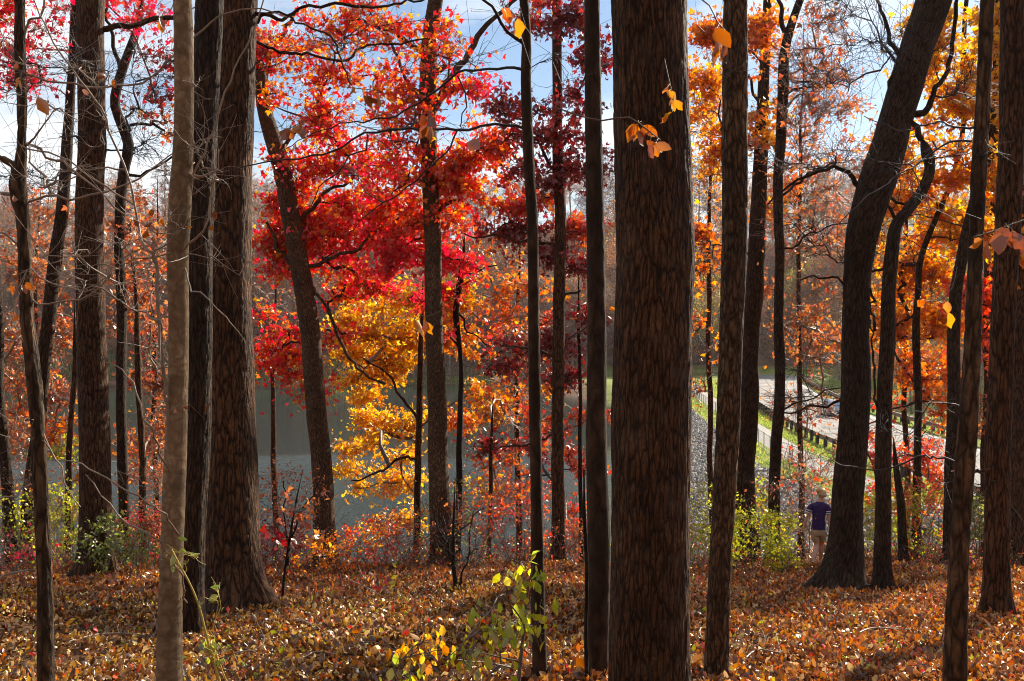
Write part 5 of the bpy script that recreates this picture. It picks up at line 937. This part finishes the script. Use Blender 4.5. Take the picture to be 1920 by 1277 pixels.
def rail(name, label, off, y0, y1, step):
    c0 = (float(road_c(y0)) + off, y0, 1.7); root = empty(name, c0); tag(root, label, 'guard rail')
    yy = np.arange(y0, y1, step); xx = road_c(yy) + off; g = G()
    v = []
    for x_, y_ in zip(xx, yy): v += [(x_ - .06, y_, 2.12), (x_ + .06, y_, 2.12), (x_ + .06, y_, 2.44), (x_ - .06, y_, 2.44)]
    k = np.arange(len(yy) - 1) * 4; g.add(v, np.concatenate([np.stack([k + a_, k + (a_ + 1) % 4, k + 4 + (a_ + 1) % 4, k + 4 + a_], -1) for a_ in range(4)])); g.build('rail_beam', M['rail'], root, c0, False)
    for x_, y_ in zip(xx, yy):
        g = G(); box(g, (x_ + (.17 if off < 0 else -.17)*-1, y_, 2.03), (.2, .2, .92), 0, .92); g.build('post', M['post'], root, c0, False)
rail('guard_rail', 'weathered timber guard rail on dark posts along the lake side of the road', -5.1, 41, 150, 2.0)
rail('guard_rail', 'timber guard rail on dark posts along the far side of the road, beyond the car', 5.0, 50, 180, 2.2)
fc = (float(path_x(44)) - .1, 44, 1.7); fr = empty('chain_link_fence', fc); tag(fr, 'pale wire fence running beside the footpath on the dam', 'fence')
fy = np.arange(44, 150, 2.5); fx = path_x(fy) - .1
for x_, y_ in zip(fx, fy):
    g = G(); t_ = np.array([[(x_, y_, 1.6), (x_, y_, 2.3), (x_, y_, 2.85)]]); batch_tubes(g, t_, np.full((1, 3), .03), 8); g.build('post', M['galv'], fr, fc)
for z_ in (1.82, 2.8):
    g = G(); batch_tubes(g, np.stack([fx, fy, np.full_like(fx, z_)], -1)[None], np.full((1, len(fx)), .022), 6); g.build('rail_tube', M['galv'], fr, fc)
g = G(); yv = np.arange(44, 149.9, .34); xv = path_x(yv) - .1
batch_tubes(g, np.stack([np.stack([xv, yv, 1.82 + 0 * xv], -1), np.stack([xv, yv, 2.8 + 0 * xv], -1)], 1), np.full((len(xv), 2), .0045), 3)
for z_ in np.arange(2.02, 2.8, .26): batch_tubes(g, np.stack([fx, fy, np.full_like(fx, z_)], -1)[None], np.full((1, len(fx)), .004), 3)
g.build('wire_mesh', M['galv'], fr, fc)

# ------------------------------------------------------------------ car (rear three-quarter view, driving away)
def lathe(g, prof, c, axis_x=True, n=20):
    th = np.linspace(0, 2 * math.pi, n, endpoint=False); v = np.concatenate([np.stack([np.full(n, a_) + c[0], c[1] + r_ * np.cos(th), c[2] + r_ * np.sin(th)], -1) for (a_, r_) in prof])
    g.add(v, [(i * n + j, i * n + (j + 1) % n, (i + 1) * n + (j + 1) % n, (i + 1) * n + j) for i in range(len(prof) - 1) for j in range(n)])
def car():
    M['paint'] = simple('silver_blue_paint', (.42, .50, .62), .28, .55, .03, 2); M['glass'] = simple('tinted_car_glass', (.03, .05, .055), .08, 0, .05, 2)
    M['rubber'] = simple('tyre_rubber', (.02, .02, .02), .9); M['red'] = simple('tail_light_red', (.75, .02, .05), .25); M['blk'] = simple('black_plastic', (.03, .03, .03), .6); M['alloy'] = simple('wheel_alloy', (.5, .5, .52), .35, .8)
    M['plate'] = simple('plate_white', (.75, .75, .72), .5)
    cx, cy = 28.9, 89.5; rot = -math.atan2(float(road_c(95) - road_c(83)), 12)
    root = bpy.data.objects.new('parked_car', None); C.objects.link(root); root.name = 'car'; root.location = (cx, cy, 1.706); root.rotation_euler = (0, 0, rot)
    tag(root, 'silver blue hatchback car on the road beside the big leaning oak trunk', 'car')
    # cross sections along y (rear -2.1 .. front 2.1): (y, halfwidth low, halfwidth belt, z bottom, z belt, z top, halfwidth roof)
    S = [(-2.12, .78, .74, .35, .86, .90, .66), (-2.08, .84, .82, .28, .92, .98, .74), (-1.9, .88, .86, .24, .95, 1.30, .66), (-1.6, .89, .87, .22, .96, 1.46, .62), (-.9, .90, .88, .22, .96, 1.52, .62), (0, .90, .88, .22, .95, 1.53, .62), (.5, .90, .88, .22, .94, 1.44, .62), (1.1, .89, .87, .22, .93, 1.02, .76), (1.7, .87, .84, .24, .86, .92, .72), (2.02, .82, .78, .28, .74, .78, .6), (2.12, .72, .68, .34, .62, .64, .5)]
    rows = []
    for (y_, a_, b_, z0, zb, zt, c_) in S:
        half = [(a_ * .85, z0), (a_, z0 + .12), (a_ + .01, (z0 + zb) / 2), (b_, zb), (c_ + (b_ - c_) * .35, zb + (zt - zb) * .62), (c_, zt - .05 * (zt - zb)), (c_ * .6, zt + .01)]
        rows.append([(x_, y_, z_) for x_, z_ in half] + [(-x_, y_, z_) for x_, z_ in half[::-1]])
    m_ = 14; v = [p for r in rows for p in r]; f = [(i * m_ + j, i * m_ + (j + 1) % m_, (i + 1) * m_ + (j + 1) % m_, (i + 1) * m_ + j) for i in range(len(rows) - 1) for j in range(m_)]
    g = G(); g.add(v, f); 
    for i, fl in ((0, 1), (len(rows) - 1, 0)):
        b0 = i * m_; g.add(np.array(rows[i]), [(0, 1, 12, 13), (1, 2, 11, 12), (2, 3, 10, 11), (3, 4, 9, 10), (4, 5, 8, 9), (5, 6, 7, 8)])
    body = g.build('body', M['paint'], root)
    def part(name, mat, pts, parent=root, th=.02):
        p = np.array(pts, float); nrm = norm(np.cross(p[1] - p[0], p[2] - p[0])); g = G(); k = len(p); g.add(np.vstack([p, p + nrm * th]), [(0, 1, 2, 3), (4, 7, 6, 5)] + [(i, i + 4, (i + 1) % 4 + 4, (i + 1) % 4) for i in range(4)]); return g.build(name, mat, parent, None, False)
    part('rear_window', M['glass'], [(-.66, -2.05, 1.0), (.66, -2.05, 1.0), (.58, -1.80, 1.36), (-.58, -1.80, 1.36)], th=.03)
    for s in (-1, 1):
        part('side_window', M['glass'], [(s * .875, -1.55, 1.0), (s * .885, -.35, 1.0), (s * .715, -.35, 1.42), (s * .70, -1.45, 1.40)][::s], th=.022)
        part('side_window', M['glass'], [(s * .885, -.28, 1.0), (s * .885, .85, 1.0), (s * .715, .38, 1.40), (s * .715, -.28, 1.42)][::s], th=.022)
        part('tail_light', M['red'], [(s * .84, -2.12, .78), (s * .60, -2.14, .78), (s * .62, -2.13, .95), (s * .80, -2.08, .97)], th=-.03 * s)
        g = G(); box(g, (s * .98, .75, 1.0), (.16, .1, .13)); g.build('wing_mirror', M['paint'], root)
        for y_ in (-1.35, 1.35):
            g = G(); lathe(g, [(-.10, .20), (-.11, .27), (-.09, .32), (.09, .32), (.11, .27), (.10, .20)], (s * .82, y_, .32)); w_ = g.build('wheel', M['rubber'], root)
            g = G(); lathe(g, [(0, .02), (s * .02, .05), (0, .19), (s * -.03, .205)], (s * .92, y_, .32)); g.build('rim', M['alloy'], w_)
    part('windscreen', M['glass'], [(.66, 1.02, 1.03), (-.66, 1.02, 1.03), (-.6, .56, 1.40), (.6, .56, 1.40)], th=.03)
    g = G(); box(g, (0, -1.86, 1.44), (.5, .05, .03)); g.build('brake_light', M['red'], root)
    g = G(); box(g, (0, -2.15, .46), (1.55, .12, .2)); g.build('bumper', M['blk'], root)
    g = G(); box(g, (0, -2.15, .75), (.34, .02, .15)); g.build('number_plate', M['plate'], root)
car()

# ------------------------------------------------------------------ walking person
def skin_mesh(name, pts, edges, mat, parent, org, sub=2, root_i=0):
    me = bpy.data.meshes.new(name); me.from_pydata([tuple(np.array(p[:3])) for p in pts], edges, []); o_ = bpy.data.objects.new(name, me); C.objects.link(o_); o_.parent = parent
    sm = o_.modifiers.new('skin', 'SKIN'); sm.use_smooth_shade = True; sm.branch_smoothing = .6
    for i, p in enumerate(pts): r_ = p[3]; me.skin_vertices[0].data[i].radius = (r_, p[4] if len(p) > 4 else r_)
    me.skin_vertices[0].data[root_i].use_root = True
    sb = o_.modifiers.new('sub', 'SUBSURF'); sb.levels = sub; sb.render_levels = sub; me.materials.append(mat); return o_
def person():
    Yp = 21.2; p0 = P(1530, 1068, Yp); X0 = p0[0]; gz = g1(X0, Yp); org = (X0, Yp, gz); root = empty('person', org)
    tag(root, 'walker seen from behind in purple shirt, khaki shorts and white visor, holding a blue item', 'person')
    skin = simple('skin', (.66, .37, .25), .55, 0, .06, 6); shirt = simple('purple_jersey', (.038, .012, .10), .85, 0, .1, 25); white = simple('white_cotton', (.78, .77, .75), .8, 0, .04); khaki = simple('khaki_cloth', (.46, .34, .20), .85, 0, .1, 20)
    hair = simple('blonde_hair', (.82, .60, .28), .5, 0, .3, 40, .5); shoe = simple('dark_purple_shoe', (.07, .05, .12), .6); sock = white; blue = simple('blue_plastic', (.12, .22, .65), .4)
    B = [(.045, 0, .90, .105, .09), (.055, .01, 1.04, .09, .08), (.065, .02, 1.20, .10, .085), (.075, .02, 1.32, .075, .07), (.09, .03, 1.42, .050, .050), (.11, .045, 1.50, .055, .06), (.125, .05, 1.58, .078, .092), (.13, .05, 1.645, .06, .07),
         (-.085, .02, 1.285, .042), (-.145, -.01, 1.20, .044), (-.185, -.02, 1.08, .037), (-.215, .0, .95, .032), (-.235, .03, .84, .023), (-.242, .045, .775, .030, .016),
         (.225, .02, 1.285, .042), (.255, .0, 1.18, .044), (.262, -.02, 1.05, .037), (.280, .0, .92, .032), (.300, .04, .80, .023), (.306, .055, .735, .030, .016),
         (-.03, 0, .80, .095), (-.005, -.01, .64, .082), (.02, 0, .47, .058), (-.025, -.12, .33, .066), (-.08, -.25, .14, .034), (-.085, -.27, .07, .036), (-.07, -.18, .03, .034), (-.055, -.09, .02, .026),
         (.115, .01, .80, .095), (.115, .07, .64, .082), (.110, .13, .47, .058), (.105, .13, .33, .064), (.095, .17, .14, .034), (.095, .16, .07, .036), (.10, .26, .03, .034), (.105, .34, .02, .026)]
    E = [(0, 1), (1, 2), (2, 3), (3, 4), (4, 5), (5, 6), (6, 7), (3, 8), (8, 9), (9, 10), (10, 11), (11, 12), (12, 13), (3, 14), (14, 15), (15, 16), (16, 17), (17, 18), (18, 19), (0, 20), (20, 21), (21, 22), (22, 23), (23, 24), (24, 25), (25, 26), (26, 27), (0, 28), (28, 29), (29, 30), (30, 31), (31, 32), (32, 33), (33, 34), (34, 35)]
    # fingers: five per hand, bent, thumb from the side of the palm
    for hi, s in ((13, -1), (19, 1)):
        hx, hy, hz = B[hi][:3]
        for k, (oy, ln) in enumerate(((-.024, .062), (-.008, .072), (.008, .068), (.022, .052))):
            a0 = len(B); curl = .5 if s < 0 else 1.0
            B += [(hx - s * .002, hy + oy, hz - .03, .0085), (hx - s * .008 * curl, hy + oy, hz - .03 - ln * .5, .0080), (hx - s * (.026 * curl), hy + oy, hz - .03 - ln * .9, .0068)]; E += [(hi, a0), (a0, a0 + 1), (a0 + 1, a0 + 2)]
        a0 = len(B); B += [(hx - s * .008, hy + .030, hz + .005, .0105), (hx - s * .018, hy + .046, hz - .025, .0090), (hx - s * .022, hy + .05, hz - .05, .0075)]; E += [(hi, a0), (a0, a0 + 1), (a0 + 1, a0 + 2)]
    skin_mesh('body', B, E, skin, root, org, 2)
    # clothes: closed lofts of elliptical sections (x, y, z, half width, half depth), a little proud of the body
    def loft(name, secs, mat, parent=root, n=28, wr=.02, sd=1):
        secs = np.array(secs, float); k = 3; t_ = np.linspace(0, len(secs) - 1, (len(secs) - 1) * k + 1); S = np.stack([np.interp(t_, range(len(secs)), secs[:, c]) for c in range(5)], -1)
        th = np.linspace(0, 2 * math.pi, n, endpoint=False); rr_ = 1 + wr * np.sin(th[None] * 3 + S[:, 2:3] * 14 + sd) + wr * .6 * np.sin(th[None] * 7 - S[:, 2:3] * 25)
        v = np.stack([S[:, 0:1] + S[:, 3:4] * np.cos(th) * rr_, S[:, 1:2] + S[:, 4:5] * np.sin(th) * rr_, np.broadcast_to(S[:, 2:3], (len(S), n))], -1).reshape(-1, 3)
        ix = np.arange(len(S) * n).reshape(len(S), n); j2 = np.roll(np.arange(n), -1); g = G(); g.add(v, np.stack([ix[:-1], ix[:-1][:, j2], ix[1:][:, j2], ix[1:]], -1).reshape(-1, 4)); return g, name, mat, parent
    def limb_add(g, pts, rad, n=16):
        pts = catmull(np.array([[*p, r_] for p, r_ in zip(pts, rad)]), .03); batch_tubes(g, pts[None, :, :3], pts[None, :, 3], n)
    g, nm_, mt_, pr_ = loft('shirt', [(.048, 0, .815, .150, .120), (.05, 0, .90, .143, .115), (.055, .005, 1.02, .128, .108), (.062, .01, 1.12, .136, .112), (.070, .015, 1.24, .162, .116), (.074, .02, 1.32, .178, .108), (.076, .022, 1.365, .135, .088), (.082, .026, 1.395, .075, .068), (.084, .028, 1.405, .060, .060)], shirt)
    limb_add(g, [(-.035, .02, 1.322), (-.085, .014, 1.298), (-.130, .0, 1.235), (-.158, -.012, 1.16)], (.050, .058, .063, .064)); limb_add(g, [(.185, .02, 1.322), (.228, .012, 1.298), (.252, .0, 1.225), (.262, -.01, 1.14)], (.050, .058, .063, .064)); g.build('shirt', shirt, root)
    for pa in (((-.139, -.004, 1.223), (-.145, -.007, 1.203)), ((-.151, -.010, 1.183), (-.157, -.012, 1.163)), ((.2555, -.001, 1.213), (.2575, -.004, 1.193)), ((.2595, -.007, 1.173), (.2615, -.009, 1.150))):
        g = G(); limb_add(g, pa, (.0675, .0665)); g.build('sleeve_stripe', white, root)
    g, nm_, mt_, pr_ = loft('shorts', [(.04, .0, .70, .138, .118), (.045, 0, .76, .150, .125), (.047, 0, .84, .145, .118), (.048, 0, .92, .134, .110)], khaki, wr=.015)
    limb_add(g, [(-.035, 0, .76), (-.02, -.005, .66), (-.005, -.008, .57)], (.088, .086, .082)); limb_add(g, [(.118, .02, .76), (.117, .055, .66), (.114, .09, .58)], (.088, .086, .082)); g.build('shorts', khaki, root)
    for pts in ([(-.082, -.27, .10, .044), (-.085, -.28, .055, .046), (-.068, -.18, .040, .045), (-.055, -.08, .035, .034)], [(.095, .155, .10, .044), (.095, .15, .055, .046), (.10, .25, .040, .045), (.105, .35, .035, .034)]):
        skin_mesh('shoe', pts, [(0, 1), (1, 2), (2, 3)], shoe, root, org, 2)
    # head details: hair cap, bun, visor with bill, ears, nose, eyes, mouth
    rng = np.random.default_rng(9)
    def blob(name, c, r, mat, parent=root, nz=.05, n=22):
        th = np.linspace(0, math.pi, n); ph = np.linspace(0, 2 * math.pi, n, endpoint=False); a_, b_ = np.meshgrid(th, ph, indexing='ij'); rr_ = 1 + nz * np.sin(b_ * 9 + a_ * 3) * np.sin(a_ * 7 + 1) + nz * .6 * np.sin(b_ * 17 - a_ * 5)
        v = np.stack([c[0] + r[0] * rr_ * np.sin(a_) * np.cos(b_), c[1] + r[1] * rr_ * np.sin(a_) * np.sin(b_), c[2] + r[2] * rr_ * np.cos(a_)], -1).reshape(-1, 3); ix = np.arange(n * n).reshape(n, n); j2 = np.roll(np.arange(n), -1)
        g = G(); g.add(v, np.stack([ix[:-1], ix[1:], ix[1:][:, j2], ix[:-1][:, j2]], -1).reshape(-1, 4)); return g.build(name, mat, parent)
    hr = blob('hair', (.118, .030, 1.592), (.100, .112, .100), hair, root, .05)
    blob('bun', (.062, -.050, 1.655), (.060, .058, .062), hair, hr, .12); blob('pony_curl', (.085, -.06, 1.58), (.038, .035, .05), hair, hr, .12)
    vz = G(); th = np.linspace(0, 2 * math.pi, 28, endpoint=False); ring = lambda r_, z_: np.stack([.122 + r_ * .097 * np.cos(th), .038 + r_ * .112 * np.sin(th), z_ + .010 * np.sin(th - .6)], -1)
    vz.add(np.vstack([ring(1.03, 1.565), ring(1.03, 1.600)]), [(i, (i + 1) % 28, (i + 1) % 28 + 28, i + 28) for i in range(28)]); vo_ = vz.build('visor', white, root)
    fd = math.radians(35); g = G(); aa = np.linspace(fd - 1.0, fd + 1.0, 12); inn = np.stack([.122 + .097 * np.cos(aa), .038 + .112 * np.sin(aa), 1.572 + 0 * aa], -1); ext = .085 * np.cos((aa - fd) * 1.3); out_ = inn + np.stack([np.cos(aa) * ext, np.sin(aa) * ext, -.018 + 0 * aa], -1)
    g.add(np.vstack([inn, out_, inn + [0, 0, .006], out_ + [0, 0, .006]]), [(i, i + 1, i + 13, i + 12) for i in range(11)] + [(i + 24, i + 36, i + 37, i + 25) for i in range(11)] + [(i + 12, i + 13, i + 37, i + 36) for i in range(11)]); g.build('bill', white, vo_)
    fwd = np.array([math.cos(fd), math.sin(fd), 0]); sd = np.array([-math.sin(fd), math.cos(fd), 0]); hc = np.array([.125, .05, 1.545])
    blob('nose', hc + fwd * .098 + [0, 0, -.008], (.014, .014, .02), skin, root, 0, 10); blob('mouth', hc + fwd * .088 + [0, 0, -.048], (.012, .016, .006), simple('lips', (.45, .14, .12), .5), root, 0, 10)
    for s in (-1, 1):
        blob('eye', hc + fwd * .083 + sd * .030 * s + [0, 0, .015], (.011, .011, .007), simple('eye_white', (.7, .7, .7), .3), root, 0, 10); blob('ear', hc + sd * .088 * s + [0, 0, -.005], (.014, .012, .028), skin, root, 0, 12)
    g = G(); box(g, (.318, .06, .61), (.020, .10, .20), .3); o_ = g.build('blue_folder', blue, None); o_.location = org; tag(o_, 'small flat blue item held in the right hand of the walker', 'folder')
person()
for nm_ in ('person', 'blue_folder'): bpy.data.objects[nm_].rotation_euler = (0, 0, math.radians(-16))

# ------------------------------------------------------------------ woods on the far side of the lake
def proto_tree(seed, h, r, nb, nlf, pal, crown_lo=.3, ls=.16, lean=.0, fork=False):
    rng = np.random.default_rng(seed); n = 12; z = np.linspace(-.5, h * .92, n)
    x = lean * z + .15 * np.sin(z * .4 + rng.uniform(0, 6)); y = .12 * np.sin(z * .5 + rng.uniform(0, 6)); pr = np.stack([x, y, z, np.maximum(r * (1 - z / h) ** .8, .03)], -1)
    g = G(); big_tube(g, pr, 8, rng, .04); tr = g.v, g
    u = norm(rng.normal(size=(nb, 3))) * rng.random((nb, 1)) ** .4; zc = h * (crown_lo + 1) / 2; att = u * np.array([h * .24, h * .24, h * (1 - crown_lo) / 2]) + np.array([lean * zc, 0, zc])
    ch, par, wg, bn = grow(rng, list(pr[2:, :3]), att, 4, .10, down=1.0); gb = G()
    batch_tubes(gb, ch, (.022 + .018 * wg ** .5)[:, None] * np.linspace(1, .5, 4)[None], 4)
    tw = side_twigs(rng, ch, 9, 1.3, 3); batch_tubes(gb, tw, np.full((len(tw), 3), .020), 3)
    gf = G()
    if nlf:
        i = rng.integers(0, len(tw), nlf); q = tw[i, rng.integers(1, 3, nlf)] + rng.normal(size=(nlf, 3)) * .25
        leaves(gf, rng, q, ls, LEAF_KITE, cols(rng, pal, nlf, rng.uniform(.7, 1.2, len(tw))[i]), 'rand')
    return g, gb, gf
protos = []
PAL['oliv'] = [(.50, .44, .08), (.62, .52, .08), (.44, .36, .08)]; PAL['farred'] = [(.55, .10, .07), (.62, .18, .08), (.46, .08, .07)]; PAL['farrust'] = [(.52, .20, .10), (.62, .28, .12), (.42, .15, .10)]
for (sd, h, r, nb, nlf, pal, clo, lb, gp) in [
    (301, 20, .24, 150, 900, 'farrust', .35, 'grey brown tree with few leaves in the far wood across the lake', 'bare trees of the far wood'),
    (302, 22, .28, 170, 2200, 'farmix', .4, 'tall thinly leaved tree in the far wood across the lake', 'thinly leaved trees of the far wood'),
    (303, 17, .20, 130, 3600, 'rust', .25, 'rust leaved tree in the far wood across the lake', 'rust leaved trees of the far wood'),
    (304, 16, .20, 130, 3600, 'oliv', .25, 'yellow green leaved tree in the far wood across the lake', 'yellow green trees of the far wood'),
    (305, 18, .22, 140, 3800, 'farmix', .25, 'tan and orange leaved tree in the far wood across the lake', 'tan leaved trees of the far wood'),
    (306, 19, .22, 160, 1300, 'farrust', .25, 'many branched nearly leafless tree in the far wood across the lake', 'many branched bare trees of the far wood'),
    (307, 12, .13, 120, 2400, 'farred', .15, 'dull red leaved tree in the far wood across the lake', 'dull red trees of the far wood')]:
    g, gb, gf = proto_tree(sd, h, r, nb, nlf, pal, clo, .25, .01)
    root = empty('far_tree', (0, 0, 0)); tag(root, lb, 'tree', gp); parts = [g.build('trunk', M['far_bark'], root), gb.build('branchwork', M['far_bark'], root)]
    if gf.n: parts.append(gf.build('foliage', M['far_leaf'], root))
    protos.append([root, parts, False])
rf = np.random.default_rng(77)
def place_far(k, x, y, s, rz):
    root, parts, used = protos[k]
    if not used: r = root; protos[k][2] = True
    else:
        r = root.copy(); C.objects.link(r)
        for p in parts: c_ = p.copy(); C.objects.link(c_); c_.parent = r
    r.location = (x, y, g1(x, y)); r.rotation_euler = (0, 0, rz); r.scale = (s, s, s * rf.uniform(.9, 1.1))
cells = []
for y_ in (193, 199, 206, 214, 223, 233, 245, 258, 272, 288):
    st = 7.5 if y_ < 230 else 8.5; half = .56 * y_ + 6
    for x_ in np.arange(-half, half, st): cells.append((x_ + rf.uniform(-3, 3), y_ + rf.uniform(-3, 3)))
for (x_, y_) in cells:
    if g1(x_, y_) < .4 or (12 < x_ < 64 and y_ < 206 and abs(x_ - float(road_c(y_))) < 7): continue
    sk = x_ > 30
    k = rf.choice(7, p=[.24, .18, .10, .06, .12, .24, .06] if not sk else [.10, .16, .16, .14, .24, .12, .08])
    place_far(int(k), x_, y_, rf.uniform(.75, 1.15), rf.uniform(0, 6.28))
for (x_, y_) in [(rf.uniform(44, 100), rf.uniform(62, 188)) for _ in range(60)]:   # slope beyond the road
    if x_ < float(road_c(y_)) + 12 or x_ > .58 * y_ + 8: continue
    place_far(int(rf.choice(7, p=[.16, .14, .20, .08, .20, .14, .08])), x_, y_, rf.uniform(.6, .9), rf.uniform(0, 6.28))
# brushy undergrowth on the far slope: one mass
g = G(); n_ = 4200; x_ = rf.uniform(-115, 125, n_); y_ = 190 + 75 * rf.random(n_) ** 1.2; ok = (ground(x_, y_) > .5) & ~((x_ > 14) & (x_ < 62) & (y_ < 204)); x_, y_ = x_[ok], y_[ok]; n_ = len(x_)
o3 = np.stack([x_, y_, ground(x_, y_)], -1); gl2 = G()
for k in range(9):
    d_ = rf.normal(size=(n_, 3)) * np.array([.9, .9, .5]) + np.array([0, 0, 2.2]); t_ = np.linspace(0, 1, 3)[None, :, None]
    batch_tubes(g, o3[:, None] + d_[:, None] * t_ + rf.normal(size=(n_, 1, 3)) * .25 * t_ ** 2, np.full((n_, 3), .014) * np.array([[1.4, 1, .6]]), 3)
    for m_ in range(3): leaves(gl2, rf, o3 + d_ * rf.uniform(.4, 1.1, (n_, 1)) + rf.normal(size=(n_, 3)) * .3, .24, LEAF_KITE, cols(rf, 'farmix' if (k + m_) % 3 else 'rust', n_), 'rand')
ug = g.build('undergrowth', M['far_bark']); tag(ug, 'tangled brushy undergrowth covering the far wooded slope', 'undergrowth', kind='stuff')
uf = gl2.build('undergrowth_foliage', M['far_leaf'], ug)
def reg_far(rg, n_):
    y = 187 + 12 * rg.random(n_); x = rg.uniform(-110, 30, n_); z = ground(x, y); y = np.where(z > .05, y, 193); return x, y
grass('shore_grass', 26000, reg_far, .8, 'grass', 'strip of rough green grass along the far shore of the lake', 18)

# ------------------------------------------------------------------ sunlit autumn haze
hm, n, l, o = mat_new('haze_air'); pv = n.new('ShaderNodeVolumePrincipled'); pv.inputs['Color'].default_value = (.93, .94, 1, 1); pv.inputs['Density'].default_value = .0001; pv.inputs['Anisotropy'].default_value = .35
l.new(pv.outputs[0], o.inputs['Volume']); g = G(); X0, X1, Y0, Y1, Z0, Z1 = -1000, 1000, -130, 1600, -12, 75
g.add([(X0, Y0, Z0), (X1, Y0, Z0), (X1, Y1, Z0), (X0, Y1, Z0), (X0, Y0, Z1), (X1, Y0, Z1), (X1, Y1, Z1), (X0, Y1, Z1)], [(0, 3, 2, 1), (4, 5, 6, 7), (0, 1, 5, 4), (1, 2, 6, 5), (2, 3, 7, 6), (3, 0, 4, 7)])
tag(g.build('haze', hm, smooth=False), kind='stuff')
